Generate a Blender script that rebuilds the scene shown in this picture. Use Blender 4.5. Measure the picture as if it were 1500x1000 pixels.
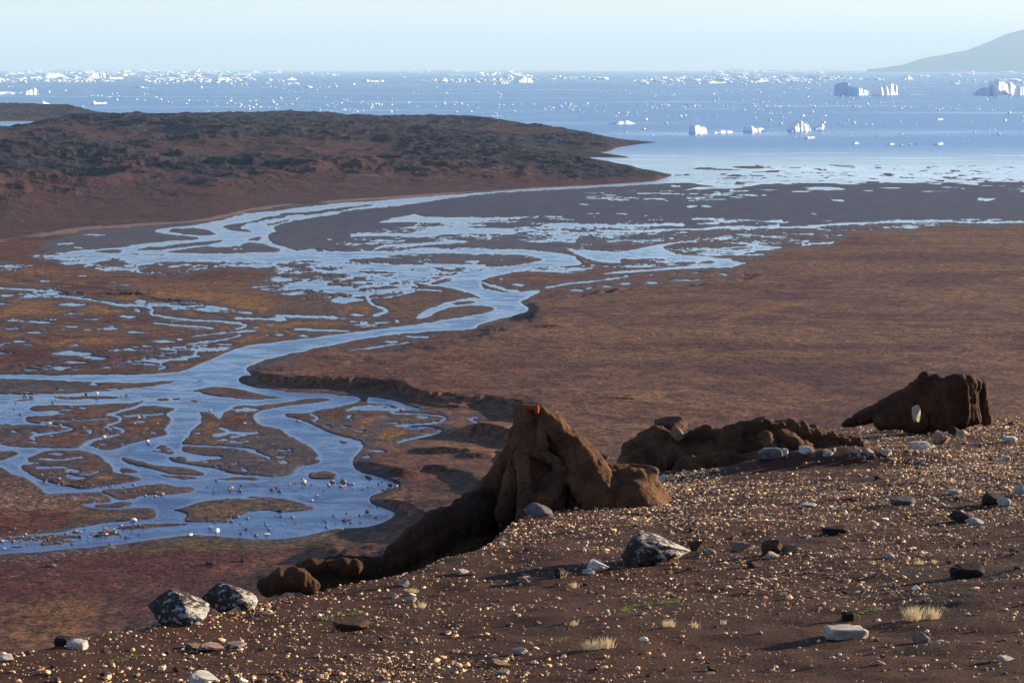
import bpy, bmesh, math, random
import numpy as np
from mathutils import Vector, Matrix

random.seed(7); RNG = np.random.default_rng(7)
S = bpy.context.scene; COL = S.collection
for _o in list(bpy.data.objects): bpy.data.objects.remove(_o)

# ------------------------------------------------------------------ camera
F = 2800.0; PITCH = math.atan((500 - 101) / F); CAMZ = 150.0
cp, sp = math.cos(PITCH), math.sin(PITCH)
cam = bpy.data.cameras.new("camera"); camo = bpy.data.objects.new("camera", cam); COL.objects.link(camo)
cam.sensor_width = 36; cam.lens = F / 1500 * 36; cam.clip_start = 0.5; cam.clip_end = 500000
camo.location = (0, 0, CAMZ); camo.rotation_euler = (math.pi / 2 - PITCH, 0, 0); S.camera = camo

def ray(px, py):
    """photo pixel -> (x per metre ahead, z per metre ahead)"""
    X = (np.asarray(px, float) - 750) / F; zc = -(np.asarray(py, float) - 500) / F
    y = cp + zc * sp; z = -sp + zc * cp
    return X / y, z / y
def at(px, py, Y):
    u, v = ray(px, py); return Vector((float(u) * Y, Y, CAMZ + float(v) * Y))

# ------------------------------------------------------------------ noise
def _h(ix, iy, seed):
    h = (ix.astype(np.int64) * 374761393 + iy.astype(np.int64) * 668265263 + seed * 974634777) & 0xFFFFFFFF
    h = ((h ^ (h >> 13)) * 1274126177) & 0xFFFFFFFF
    h = (h ^ (h >> 16)) & 0xFFFFFF
    return h / float(0xFFFFFF)
def vnoise(x, y, seed=0):
    x0 = np.floor(x); y0 = np.floor(y); fx = x - x0; fy = y - y0
    fx = fx * fx * fx * (fx * (fx * 6 - 15) + 10); fy = fy * fy * fy * (fy * (fy * 6 - 15) + 10)
    a = _h(x0, y0, seed); b = _h(x0 + 1, y0, seed); c = _h(x0, y0 + 1, seed); d = _h(x0 + 1, y0 + 1, seed)
    return (a * (1 - fx) + b * fx) * (1 - fy) + (c * (1 - fx) + d * fx) * fy
def fbm(x, y, oct=4, seed=0, gain=.5):
    s = 0; a = 1; t = 0
    for k in range(oct):
        s = s + a * vnoise(x, y, seed + k * 17); t += a; a *= gain
        x, y = x * 1.9 * .8 - y * 1.9 * .6 + 3.1, x * 1.9 * .6 + y * 1.9 * .8 + 7.7
    return s / t
def ridged(x, y, oct=4, seed=0):
    s = 0; a = 1; t = 0
    for k in range(oct):
        s = s + a * (1 - np.abs(2 * vnoise(x, y, seed + k * 31) - 1)); t += a; a *= .55
        x, y = x * 1.6 - y * 1.2 + 5.3, x * 1.2 + y * 1.6 + 1.9
    return s / t
def sst(t): t = np.clip(t, 0, 1); return t * t * (3 - 2 * t)

# ------------------------------------------------------------------ object helpers
def tag(o, label=None, cat=None, group=None, kind=None):
    if label: o["label"] = label
    if cat: o["category"] = cat
    if group: o["group"] = group
    if kind: o["kind"] = kind
    return o
def link(name, me, mat=None, parent=None):
    o = bpy.data.objects.new(name, me); COL.objects.link(o)
    if mat: me.materials.clear(); me.materials.append(mat)
    if parent: o.parent = parent
    return o
def mesh_np(name, V, Fc, smooth=True):
    me = bpy.data.meshes.new(name); V = np.ascontiguousarray(V, np.float32); Fc = np.ascontiguousarray(Fc, np.int32)
    n = Fc.shape[1]
    me.vertices.add(len(V)); me.vertices.foreach_set("co", V.ravel())
    me.loops.add(Fc.size); me.loops.foreach_set("vertex_index", Fc.ravel())
    me.polygons.add(len(Fc)); me.polygons.foreach_set("loop_start", np.arange(0, Fc.size, n, dtype=np.int32))
    me.polygons.foreach_set("use_smooth", np.full(len(Fc), smooth))
    me.update(calc_edges=True); me.validate()
    return me
def attr(me, name, arr):
    a = me.attributes.new(name, 'FLOAT_COLOR', 'POINT'); c = np.ones((len(arr), 4), np.float32); c[:, :arr.shape[1]] = arr
    a.data.foreach_set("color", c.ravel())
def grid_faces(nr, nc, flip=False):
    i = np.arange(nr * nc).reshape(nr, nc)
    a, b, c, d = i[:-1, :-1].ravel(), i[:-1, 1:].ravel(), i[1:, 1:].ravel(), i[1:, :-1].ravel()
    return np.stack([a, b, c, d] if not flip else [d, c, b, a], 1)

# ------------------------------------------------------------------ materials
def lin(r, g, b):
    f = lambda c: (c / 255 / 12.92) if c / 255 <= .04045 else ((c / 255 + .055) / 1.055) ** 2.4
    return (f(r), f(g), f(b), 1)
class NT:
    def __init__(s, name):
        s.m = bpy.data.materials.new(name); s.m.use_nodes = True; s.t = s.m.node_tree; s.n = s.t.nodes; s.l = s.t.links
        s.b = s.n["Principled BSDF"]; s.b.inputs["Roughness"].default_value = .9; s.b.inputs["Specular IOR Level"].default_value = .15
    def new(s, t, **k):
        n = s.n.new(t)
        for a, v in k.items(): setattr(n, a, v)
        return n
    def set(s, sock, v):
        if isinstance(v, bpy.types.NodeSocket): s.l.new(v, sock)
        else: sock.default_value = v
    def pos(s):
        if not hasattr(s, '_p'): s._p = s.new("ShaderNodeNewGeometry").outputs["Position"]
        return s._p
    def obj(s):
        return s.new("ShaderNodeTexCoord").outputs["Object"]
    def mapv(s, v, sc=(1, 1, 1), rot=(0, 0, 0), loc=(0, 0, 0)):
        m = s.new("ShaderNodeMapping"); s.l.new(v, m.inputs[0]); m.inputs["Scale"].default_value = sc; m.inputs["Rotation"].default_value = rot; m.inputs["Location"].default_value = loc
        return m.outputs[0]
    def noise(s, v, scale, detail=4, rough=.55, dist=0):
        n = s.new("ShaderNodeTexNoise"); s.l.new(v, n.inputs["Vector"]); n.inputs["Scale"].default_value = scale
        n.inputs["Detail"].default_value = detail; n.inputs["Roughness"].default_value = rough; n.inputs["Distortion"].default_value = dist
        return n.outputs[0]
    def voro(s, v, scale, out="Distance", feature='F1', rnd=1):
        n = s.new("ShaderNodeTexVoronoi", feature=feature); s.l.new(v, n.inputs["Vector"]); n.inputs["Scale"].default_value = scale; n.inputs["Randomness"].default_value = rnd
        return n.outputs[out]
    def ramp(s, f, a, b, lo=0., hi=1.):
        n = s.new("ShaderNodeMapRange"); n.interpolation_type = 'SMOOTHSTEP'; s.set(n.inputs[0], f)
        n.inputs[1].default_value = a; n.inputs[2].default_value = b; n.inputs[3].default_value = lo; n.inputs[4].default_value = hi
        return n.outputs[0]
    def cr(s, f, stops):
        n = s.new("ShaderNodeValToRGB"); s.l.new(f, n.inputs[0]); e = n.color_ramp.elements
        while len(e) < len(stops): e.new(.5)
        for i, (p, c) in enumerate(stops): e[i].position = p; e[i].color = c
        return n.outputs[0]
    def mix(s, f, a, b, bt='MIX'):
        n = s.new("ShaderNodeMix", data_type='RGBA', blend_type=bt); s.set(n.inputs[0], f); s.set(n.inputs[6], a); s.set(n.inputs[7], b)
        return n.outputs[2]
    def math(s, op, a, b=0.):
        n = s.new("ShaderNodeMath", operation=op); s.set(n.inputs[0], a); s.set(n.inputs[1], b); return n.outputs[0]
    def at(s, name):
        n = s.new("ShaderNodeAttribute", attribute_name=name); sp_ = s.new("ShaderNodeSeparateColor"); s.l.new(n.outputs["Color"], sp_.inputs[0])
        return n.outputs["Color"], sp_.outputs
    def color(s, c): s.set(s.b.inputs["Base Color"], c)
    def bump(s, h, dist, strength=1., prev=None):
        n = s.new("ShaderNodeBump"); s.l.new(h, n.inputs["Height"]); n.inputs["Distance"].default_value = dist; n.inputs["Strength"].default_value = strength
        if prev: s.l.new(prev, n.inputs["Normal"])
        s.l.new(n.outputs[0], s.b.inputs["Normal"]); return n.outputs[0]

def mat_tundra():
    t = NT("tundra"); p = t.pos(); _, a = t.at("zones"); _, c = t.at("tints")
    big = t.noise(t.mapv(p, (1, .75, 1)), .011, 5, .62, .6); mid = t.noise(t.mapv(p, (.8, 1, 1), rot=(0, 0, .2)), .045, 5, .7); fine = t.noise(p, .45, 5, .75)
    base = t.cr(big, [(.30, (.070, .024, .024, 1)), (.42, (.145, .052, .037, 1)), (.52, (.20, .082, .044, 1)), (.62, (.125, .044, .034, 1)), (.74, (.20, .096, .058, 1))])
    base = t.mix(t.ramp(mid, .38, .66, 0, .75), base, (.082, .032, .025, 1))
    base = t.mix(t.ramp(mid, .60, .42, 0, .35), base, (.23, .118, .062, 1))
    band = t.noise(t.mapv(p, (.55, 1.5, 1), rot=(0, 0, .12)), .0085, 5, .6, .5)
    base = t.mix(t.ramp(band, .50, .60, 0, .75), base, (.205, .100, .052, 1)); base = t.mix(t.ramp(band, .47, .40, 0, .7), base, (.085, .028, .030, 1))
    base = t.mix(t.math('MULTIPLY', a[1], t.ramp(big, .3, .6, .6, 1)), base, (.27, .13, .042, 1))       # ochre sedge
    base = t.mix(t.math('MULTIPLY', c[0], t.ramp(mid, .35, .55, .5, 1)), base, (.105, .026, .022, 1))   # dark red heath
    base = t.mix(t.math('MULTIPLY', c[1], t.ramp(mid, .3, .6, .45, 1)), base, (.115, .085, .038, 1))      # olive moss
    mud = t.mix(t.ramp(mid, .35, .65), (.056, .044, .054, 1), (.105, .078, .074, 1))
    sy = t.new('ShaderNodeSeparateXYZ'); t.l.new(p, sy.inputs[0]); mud = t.mix(t.ramp(sy.outputs[1], 1500., 2000., 0, .8), mud, t.mix(t.ramp(mid, .35, .65), (.026, .018, .034, 1), (.055, .038, .054, 1)))
    base = t.mix(a[0], base, mud)
    base = t.mix(t.math('MULTIPLY', c[2], .95), base, (.028, .016, .014, 1))                              # painted shadow of low banks
    dots = t.ramp(t.voro(p, .62), .42, .16); base = t.mix(t.math('MULTIPLY', a[2], dots), base, (.36, .30, .27, 1))
    tus = t.voro(t.mapv(p, (1, .8, 1)), .16); shr = t.ramp(t.noise(p, .14, 5, .8), .50, .62); base = t.mix(t.math('MULTIPLY', shr, .55), base, (.05, .020, .018, 1))
    dark = t.math('MULTIPLY', t.ramp(fine, .34, .66, .26, 1.32), t.ramp(tus, .1, .8, 1.12, .7))
    d = t.new("ShaderNodeVectorMath", operation='SCALE'); t.l.new(base, d.inputs[0]); t.l.new(dark, d.inputs["Scale"])
    t.color(d.outputs[0]); wet = t.math('MULTIPLY', a[0], t.ramp(sy.outputs[1], 900., 1900., .35, 1.)); t.set(t.b.inputs['Roughness'], t.ramp(wet, 0, 1, .9, .58)); t.set(t.b.inputs['Specular IOR Level'], t.ramp(wet, 0, 1, .12, .26))
    b1 = t.bump(mid, 3.0, .6); b2 = t.bump(shr, 1.2, .5, b1); b = t.bump(fine, .8, .8, b2)
    return t.m
def mat_hill():
    t = NT("hill_rock"); p = t.pos(); _, a = t.at("zones")
    n1 = t.noise(p, .012, 6, .65); n2 = t.noise(t.mapv(p, (1, 1, 2)), .06, 6, .75); n3 = t.noise(p, .25, 4, .8)
    rock = t.cr(n2, [(.30, (.010, .007, .014, 1)), (.50, (.026, .018, .034, 1)), (.62, (.065, .048, .062, 1)), (.71, (.30, .25, .23, 1))])
    heath = t.cr(n1, [(.35, (.062, .026, .027, 1)), (.46, (.105, .040, .034, 1)), (.56, (.068, .036, .031, 1)), (.66, (.15, .078, .052, 1))])
    heath = t.mix(t.ramp(n2, .40, .65, 0, .5), heath, (.12, .030, .028, 1))
    k = t.ramp(t.math('ADD', a[0], t.math('MULTIPLY', t.math('SUBTRACT', n2, .5), 2.6)), .30, .72)
    c = t.mix(k, heath, rock)
    c = t.mix(t.ramp(n3, .3, .7, .0, .5), c, (.02, .016, .02, 1))
    c = t.mix(t.math('MULTIPLY', a[1], t.ramp(n3, .3, .55, .2, 1)), c, (.27, .20, .15, 1))     # beach
    c = t.mix(1., c, (.74, .70, .84, 1), 'MULTIPLY'); t.color(c); b1 = t.bump(n2, 9., .9); t.bump(n3, 2.5, .8, b1)
    return t.m
def mat_water():
    t = NT("water"); p = t.pos(); b = t.b
    b.inputs["Base Color"].default_value = (.010, .055, .17, 1); b.inputs["IOR"].default_value = 1.33; b.inputs["Specular IOR Level"].default_value = .5
    sx = t.new("ShaderNodeSeparateXYZ"); t.l.new(p, sx.inputs[0]); y = sx.outputs[1]
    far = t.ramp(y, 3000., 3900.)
    st = t.noise(t.mapv(p, (.45, 1.6, 1)), .0011, 5, .6, .4); st2 = t.noise(t.mapv(p, (.5, 1.3, 1)), .0075, 4, .65)
    calm = t.math('ADD', t.math('MULTIPLY', far, t.ramp(st, .48, .72, 0, .26)), t.math('MULTIPLY', t.math('SUBTRACT', 1., far), t.ramp(st2, .5, .68, 0, .5)))
    near = t.ramp(y, 900., 1700., 1., .42); t.set(b.inputs["Roughness"], t.math('MULTIPLY', t.ramp(calm, 0, .5, .32, .09), t.math('ADD', near, t.math('MULTIPLY', far, .5))))
    n = t.noise(t.mapv(p, (1, 1.2, 1)), .9, 5, .65); n2 = t.noise(t.mapv(p, (.6, 1.2, 1), rot=(0, 0, .5)), .05, 5, .7, .6)
    b1 = t.bump(n2, .7, .3); bb = t.bump(n, .16, .5, b1)
    shoal = t.ramp(n2, .50, .72, 0, .5)
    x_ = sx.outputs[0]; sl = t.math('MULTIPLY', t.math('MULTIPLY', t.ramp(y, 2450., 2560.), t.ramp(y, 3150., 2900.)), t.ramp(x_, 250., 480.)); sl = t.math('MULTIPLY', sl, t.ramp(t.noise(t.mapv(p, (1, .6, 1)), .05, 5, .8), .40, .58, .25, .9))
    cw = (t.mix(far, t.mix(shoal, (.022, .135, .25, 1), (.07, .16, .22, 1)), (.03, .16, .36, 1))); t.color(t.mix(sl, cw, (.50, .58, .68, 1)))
    return t.m
def mat_river():
    t = NT("river_water"); p = t.pos(); b = t.b; _, a = t.at("depth"); b.inputs["IOR"].default_value = 1.33; b.inputs["Specular IOR Level"].default_value = .5
    sx = t.new("ShaderNodeSeparateXYZ"); t.l.new(p, sx.inputs[0]); y = sx.outputs[1]
    n = t.noise(t.mapv(p, (1, 1.2, 1)), 1.1, 5, .7); n2 = t.noise(t.mapv(p, (.7, 1.3, 1), rot=(0, 0, .5)), .06, 5, .75, .5)
    ruf = t.math('MULTIPLY', t.ramp(n2, .36, .60, .08, 1.), t.ramp(a[0], 0, .8, 1., .30)); ruf = t.math('MULTIPLY', ruf, t.ramp(y, 900., 1900., 1., .55))
    t.set(b.inputs["Roughness"], t.ramp(ruf, 0, 1, .05, .34))
    n4 = t.noise(p, .03, 3, .6); c = t.mix(t.ramp(n2, .4, .66, 0, .8), (.016, .105, .27, 1), (.05, .13, .22, 1)); c = t.mix(t.math('MULTIPLY', a[1], .35), c, (.09, .10, .13, 1)); c = t.mix(t.math('MULTIPLY', a[2], .9), c, (.075, .055, .048, 1)); c = t.mix(t.math('MULTIPLY', a[0], .45), c, (.10, .15, .22, 1))
    c = t.mix(t.math('MULTIPLY', t.ramp(y, 980., 650.), t.ramp(n4, .35, .6, .3, .9)), c, (.006, .032, .14, 1)); t.color(c); b1 = t.bump(n2, .6, .3); t.bump(n, .15, .5, b1); return t.m
def mat_ice(name, shade=(.93, .95, .97, 1)):
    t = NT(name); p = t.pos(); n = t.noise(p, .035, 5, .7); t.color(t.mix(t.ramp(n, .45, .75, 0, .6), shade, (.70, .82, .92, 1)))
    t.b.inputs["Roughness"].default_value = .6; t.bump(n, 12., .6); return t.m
def mat_soil():
    t = NT("gravel_soil"); p = t.pos()
    n1 = t.noise(p, .35, 4, .6); n2 = t.noise(p, 9., 6, .8); n3 = t.noise(p, 45., 4, .8); v = t.voro(p, 30.)
    c = t.mix(n1, (.058, .021, .010, 1), (.105, .040, .020, 1))
    c = t.mix(t.ramp(n2, .42, .62, 0, .65), c, (.036, .017, .012, 1))
    c = t.mix(t.ramp(n3, .58, .72, 0, .7), c, (.24, .135, .085, 1))
    t.color(c); b1 = t.bump(n2, .06, 1.); b2 = t.bump(v, .02, .9, b1); t.bump(n3, .015, 1., b2)
    return t.m
def mat_pebble():
    t = NT("pebble"); c, _ = t.at("tone"); p = t.pos(); n = t.noise(p, 60., 3, .7)
    t.color(t.mix(t.ramp(n, .45, .75, 0, .35), c, (.15, .09, .06, 1))); t.b.inputs["Roughness"].default_value = .75; return t.m
def mat_sand(name, k=1., apex=False):
    t = NT(name); p = t.pos(); n1 = t.noise(t.mapv(p, (1, 1, .8)), 1.6, 5, .6); n2 = t.noise(p, 14., 5, .75); v = t.voro(p, 22.)
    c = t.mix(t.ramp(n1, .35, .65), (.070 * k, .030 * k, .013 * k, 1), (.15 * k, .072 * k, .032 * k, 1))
    c = t.mix(t.ramp(n2, .52, .66, 0, .8), c, (.03, .016, .010, 1))
    c = t.mix(t.ramp(t.voro(p, 17.), .13, .07, 0, .7), c, (.42, .30, .2, 1))
    if apex:
        sx = t.new("ShaderNodeSeparateXYZ"); t.l.new(p, sx.inputs[0])
        k_ = t.math('MULTIPLY', t.ramp(sx.outputs[2], apex[0], apex[1]), t.ramp(n2, .42, .52)); c = t.mix(k_, c, (.62, .11, .02, 1))
    t.color(c); b1 = t.bump(n1, .12, .5); b2 = t.bump(n2, .06, .9, b1); t.bump(v, .02, .5, b2); return t.m
def mat_stone(name, a, b, spots=None):
    t = NT(name); p = t.obj(); n1 = t.noise(p, 2.2, 5, .65); n2 = t.noise(p, 9., 5, .8)
    c = t.mix(t.ramp(n1, .35, .65), a, b); c = t.mix(t.ramp(n2, .32, .5, .45, 0), c, (.06, .04, .03, 1))
    if spots: sxx = t.new('ShaderNodeSeparateXYZ'); t.l.new(p, sxx.inputs[0]); side = sxx.outputs[0]; c = t.mix(t.ramp(t.math('ADD', t.noise(p, 5.5, 5, .78, .2), t.math('ADD', t.math('MULTIPLY', n1, .45), t.math('MULTIPLY', side, .11))), .74, .80), c, spots)  # lichen spots, with the sun-facing side painted whiter
    t.color(c); b1 = t.bump(n1, .25, .5); t.bump(n2, .12, .7, b1); return t.m

M = dict(tundra=mat_tundra(), hill=mat_hill(), water=mat_water(), river=mat_river(), ice=mat_ice("glacier_ice"), shadeice=mat_ice("shaded_blue_ice", (.55, .72, .88, 1)), soil=mat_soil(), pebble=mat_pebble(),  # the blue ice copy carries the bergs' shade in its colour
         sand=mat_sand("hardened_sand"), sanddark=mat_sand("dark_sand", .6), crust=mat_blade("orange_lichen", (.55, .10, .02, 1), (.16, .05, .02, 1)) if False else mat_sand("dark_sand_spare", .5),
         sandshade=mat_sand("shaded_sand", .42), sandmid=mat_sand("brown_sand", .85), pale=mat_stone("pale_stone", (.60, .48, .35, 1), (.78, .68, .55, 1)), white=mat_stone("white_stone", (.74, .66, .54, 1), (.86, .79, .68, 1)),  # darkest sand has the ridge's shadow put into its colour
         tan=mat_stone("tan_stone", (.30, .18, .11, 1), (.42, .28, .18, 1)), brown=mat_stone("brown_stone", (.10, .055, .035, 1), (.17, .095, .06, 1)),
         dark=mat_stone("dark_stone", (.035, .026, .024, 1), (.07, .05, .042, 1)), grey=mat_stone("grey_stone", (.15, .13, .125, 1), (.26, .23, .21, 1)),
         pink=mat_stone("pink_stone", (.42, .24, .17, 1), (.52, .36, .27, 1)),
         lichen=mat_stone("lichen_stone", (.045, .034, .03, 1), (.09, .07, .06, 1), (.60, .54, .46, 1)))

# ------------------------------------------------------------------ valley: traced in photo pixels, laid out on the real plain
XS = np.arange(-170, 1672, 1.5); YS = np.concatenate([np.arange(226, 640, 1.), np.arange(640, 1000, 1.5), np.geomspace(1000, 2150, 90)])
NX, NY = len(XS), len(YS); PX, PY = np.meshgrid(XS, YS)
U, Vv = ray(PX, PY); D0 = CAMZ / -Vv; X0 = U * D0
WX = PX + (fbm(X0 / 14, D0 / 22, 3, 5) - .5) * 4.5 + (fbm(X0 / 3.2, D0 / 5., 3, 6) - .5) * 4.; WY = PY + (fbm(X0 / 14, D0 / 22, 3, 55) - .5) * 2.2 + (fbm(X0 / 3.2, D0 / 5., 3, 56) - .5) * 2.4    # ragged banks
def T(ox, oy, s, pts): return [(ox + a / s, oy + b / s) for a, b in pts]
fA = lambda *p: T(80, 300, 7.5, p)
fB = lambda *p: T(240, 280, 7.5, p)
fC = lambda *p: T(400, 300, 7.5, p)
fD = lambda *p: T(600, 300, 5, p)
fE = lambda *p: T(840, 220, 5, p)
fF = lambda *p: T(0, 560, 7.145, p)
fG = lambda *p: T(180, 560, 7.145, p)
fH = lambda *p: T(0, 670, 5, p)
fI = lambda *p: T(0, 540, 3.5725, p)
fJ = lambda *p: T(300, 540, 3.5725, p)
fK = lambda *p: T(0, 300, 3, p)
fL = lambda *p: T(400, 300, 3, p)
fM = lambda *p: T(900, 250, 2.5, p)
def chaikin(P, closed=True, n=2):
    P = np.array(P, float)
    for _ in range(n):
        if closed: Q = np.roll(P, -1, 0); P = np.stack([P * .75 + Q * .25, P * .25 + Q * .75], 1).reshape(-1, 2)
        else:
            a, b = P[:-1], P[1:]; R = np.stack([a * .75 + b * .25, a * .25 + b * .75], 1).reshape(-1, 2); P = np.concatenate([P[:1], R, P[-1:]])
    return P
def window(P, pad):
    x0, y0 = P.min(0) - pad; x1, y1 = P.max(0) + pad
    c = np.searchsorted(XS, [x0, x1]); r = np.searchsorted(YS, [y0, y1]); return slice(r[0], r[1]), slice(c[0], c[1])
def segd(x, y, a, b, ay=1.):
    dx, dy = b[0] - a[0], (b[1] - a[1]) * ay; L = dx * dx + dy * dy + 1e-9
    t = np.clip(((x - a[0]) * dx + (y - a[1]) * ay * dy) / L, 0, 1)
    return np.hypot(x - a[0] - t * dx, (y - a[1]) * ay - t * dy), t
def poly_sd(P, pad=4, smooth=2, warp=True):
    P = chaikin(P, True, smooth); w = window(P, pad)
    x = (WX if warp else PX)[w]; y = (WY if warp else PY)[w]; d = np.full(x.shape, 1e9); ins = np.zeros(x.shape, bool)
    for i in range(len(P)):
        a = P[i]; b = P[(i + 1) % len(P)]; d = np.minimum(d, segd(x, y, a, b)[0])
        if a[1] != b[1]: ins ^= ((a[1] > y) != (b[1] > y)) & (x < (b[0] - a[0]) * (y - a[1]) / (b[1] - a[1]) + a[0])
    return w, np.where(ins, d, -d)
W = np.zeros((NY, NX))
def wpoly(P, val=1., soft=1.2, amt=1.):
    w, d = poly_sd(P); k = sst(.5 + d / (2 * soft)) * amt; W[w] = W[w] * (1 - k) + val * k
def lpoly(P, soft=1.1, amt=1.): wpoly(P, 0., soft, amt)
def stroke(P, r, val=1., soft=.9, ay=1.5, target=None, sm=2):
    A = W if target is None else target
    P = chaikin(P, False, sm); w = window(P, 8 + (r if np.isscalar(r) else max(r))); x, y = WX[w], WY[w]; d = np.full(x.shape, 1e9)
    n = len(P) - 1
    for i in range(n):
        rr = r if np.isscalar(r) else r[0] + (r[1] - r[0]) * i / max(1, n - 1)
        d = np.minimum(d, segd(x, y, P[i], P[i + 1], ay)[0] - rr * ay * .8)
    k = sst(.5 - d / (2 * soft)); A[w] = A[w] * (1 - k) + val * k
def pond(f, *L, val=1.):
    for cx, cy, rx, ry in L:
        g = random.Random(int(cx * 13 + cy * 7 + rx)); q = lambda a: g.uniform(1 - a, 1 + a); sk_ = g.uniform(-.5, .5) * ry; rx *= 1.08; ry *= .95
        P = f((cx - rx, cy + sk_), (cx - rx * .62 * q(.2), cy - ry * .55 * q(.5)), (cx - rx * .15, cy - ry * q(.4)), (cx + rx * .35 * q(.3), cy - ry * .5 * q(.6)), (cx + rx, cy - sk_), (cx + rx * .55, cy + ry * .55 * q(.5)), (cx + rx * .1, cy + ry * .9 * q(.4)), (cx - rx * .5 * q(.3), cy + ry * .5 * q(.6)))
        wpoly(P, val, .9)

# --- big river body (outer banks), then its islands, then small channels
wpoly([(-200, 546), (0, 548), (120, 549), (260, 548), (300, 530), (333, 516), (350, 508), (400, 501), (467, 494), (533, 485), (600, 477), (667, 467), (720, 457), (726, 450), (700, 433),
       (673, 425), (647, 420), (630, 419), (617, 415), (630, 412), (660, 403), (700, 397), (750, 389), (790, 383), (797, 379), (777, 374), (750, 372), (683, 371), (580, 372), (550, 378), (500, 381),
       (400, 383), (333, 383), (233, 382), (150, 377), (95, 370), (130, 366), (233, 371), (400, 370), (533, 367.5), (750, 364), (827, 370.5), (842, 375), (852, 385), (850, 388), (800, 392), (750, 399), (708, 409),
       (702, 415), (713, 425), (753, 430), (793, 424), (790, 429), (763, 440), (765, 445), (775, 452), (773, 458), (723, 468), (700, 475), (695, 482), (673, 483), (587, 488), (550, 493), (500, 502), (447, 513),
       (400, 524), (362, 536), (359, 541), (372, 551), (360, 549), (352, 553), (350, 558), (359, 564), (392, 570), (423, 574), (479, 576), (516, 580), (528, 584), (528, 588), (507, 593), (471, 600), (451, 605), (423, 604),
       (412, 607), (423, 611), (446, 616), (462, 623), (479, 631), (502, 638), (527, 645), (535, 652), (521, 666), (517, 677), (518, 684), (532, 690), (558, 697), (577, 704), (591, 711), (566, 719), (544, 726), (541, 733),
       (552, 741), (577, 747), (581, 754), (546, 772), (490, 774), (457, 783), (426, 789), (364, 790), (300, 783), (280, 783), (238, 788), (196, 794), (140, 800), (70, 807), (0, 811), (-200, 822), (-200, 790), (0, 788),
       (50, 781), (86, 779), (112, 774), (138, 768), (170, 764), (192, 761), (230, 758), (229, 749), (226, 744), (186, 744), (168, 745), (144, 744), (122, 740), (128, 737), (160, 736), (166, 730), (152, 724), (148, 720),
       (128, 721), (108, 722), (86, 723), (66, 723), (64, 717), (40, 700), (20, 696), (12, 688), (0, 682), (-200, 680)])
# upper channels under the hill
wpoly([(985, 257), (960, 265), (930, 268), (860, 272), (793, 275), (700, 282), (600, 290), (500, 297), (440, 304), (400, 310), (373, 312), (347, 316), (327, 322), (300, 327), (276, 331), (240, 334), (224, 338), (233, 341), (253, 344),
       (267, 345), (297, 349), (275, 351), (240, 353), (200, 358), (176, 362), (146, 364), (95, 368), (107, 372), (150, 378), (233, 381), (400, 383), (440, 375), (440, 367), (413, 361), (400, 356), (393, 349), (395, 341), (405, 338), (399, 333), (407, 329),
       (427, 324), (453, 320), (480, 315), (513, 308), (553, 304), (593, 301), (633, 294), (667, 289), (717, 283), (793, 278.5), (883, 274), (940, 270), (1005, 267), (1040, 262)])
for P in [fB((40, 440), (130, 410), (390, 400), (560, 455), (575, 480), (400, 485), (270, 475), (100, 455)),
          fA((870, 487), (1000, 462), (1200, 450)) + fB((0, 600), (200, 578), (500, 545), (700, 535), (600, 570), (350, 600), (100, 627)) + fA((1150, 490), (1020, 497)),
          fB((-10, 668), (150, 648), (300, 622), (540, 605), (700, 620), (850, 600), (920, 562), (1050, 565), (1200, 600), (1320, 662), (1000, 675), (700, 681), (450, 685), (150, 682)),
          fB((880, 545), (1060, 500), (1085, 515), (1050, 548)), fA((810, 530), (1100, 545), (1420, 553), (1100, 562), (820, 540)), fA((400, 510), (550, 495), (720, 490), (742, 510), (700, 530), (550, 534)),
          fB((640, 395), (680, 370), (850, 355), (1000, 330), (1150, 272), (1250, 270), (1380, 280), (1250, 295), (1050, 330), (900, 360), (840, 400), (860, 425), (1030, 440), (950, 455), (800, 440), (700, 420)),
          fB((1100, 385), (1150, 360), (1350, 322), (1500, 292), (1300, 345), (1180, 372)), fC((60, 105), (100, 95), (300, 85), (500, 60), (800, 30), (1000, 0), (1180, -12), (800, 58), (600, 78), (370, 125), (310, 112), (180, 118), (100, 122)),
          fB((-300, 470), (0, 478), (180, 480), (430, 518), (250, 535), (0, 552), (-300, 570))]: lpoly(P, .8)
stroke(fB((900, 552), (1060, 560), (1200, 600), (1330, 640), (1500, 668)), 1.6)
pond(fB, (820, 635, 60, 8), (940, 620, 25, 7)); pond(fA, (450, 332, 150, 14), (125, 428, 110, 11), (270, 470, 110, 11), (30, 532, 60, 6), (-60, 560, 70, 8))
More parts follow.
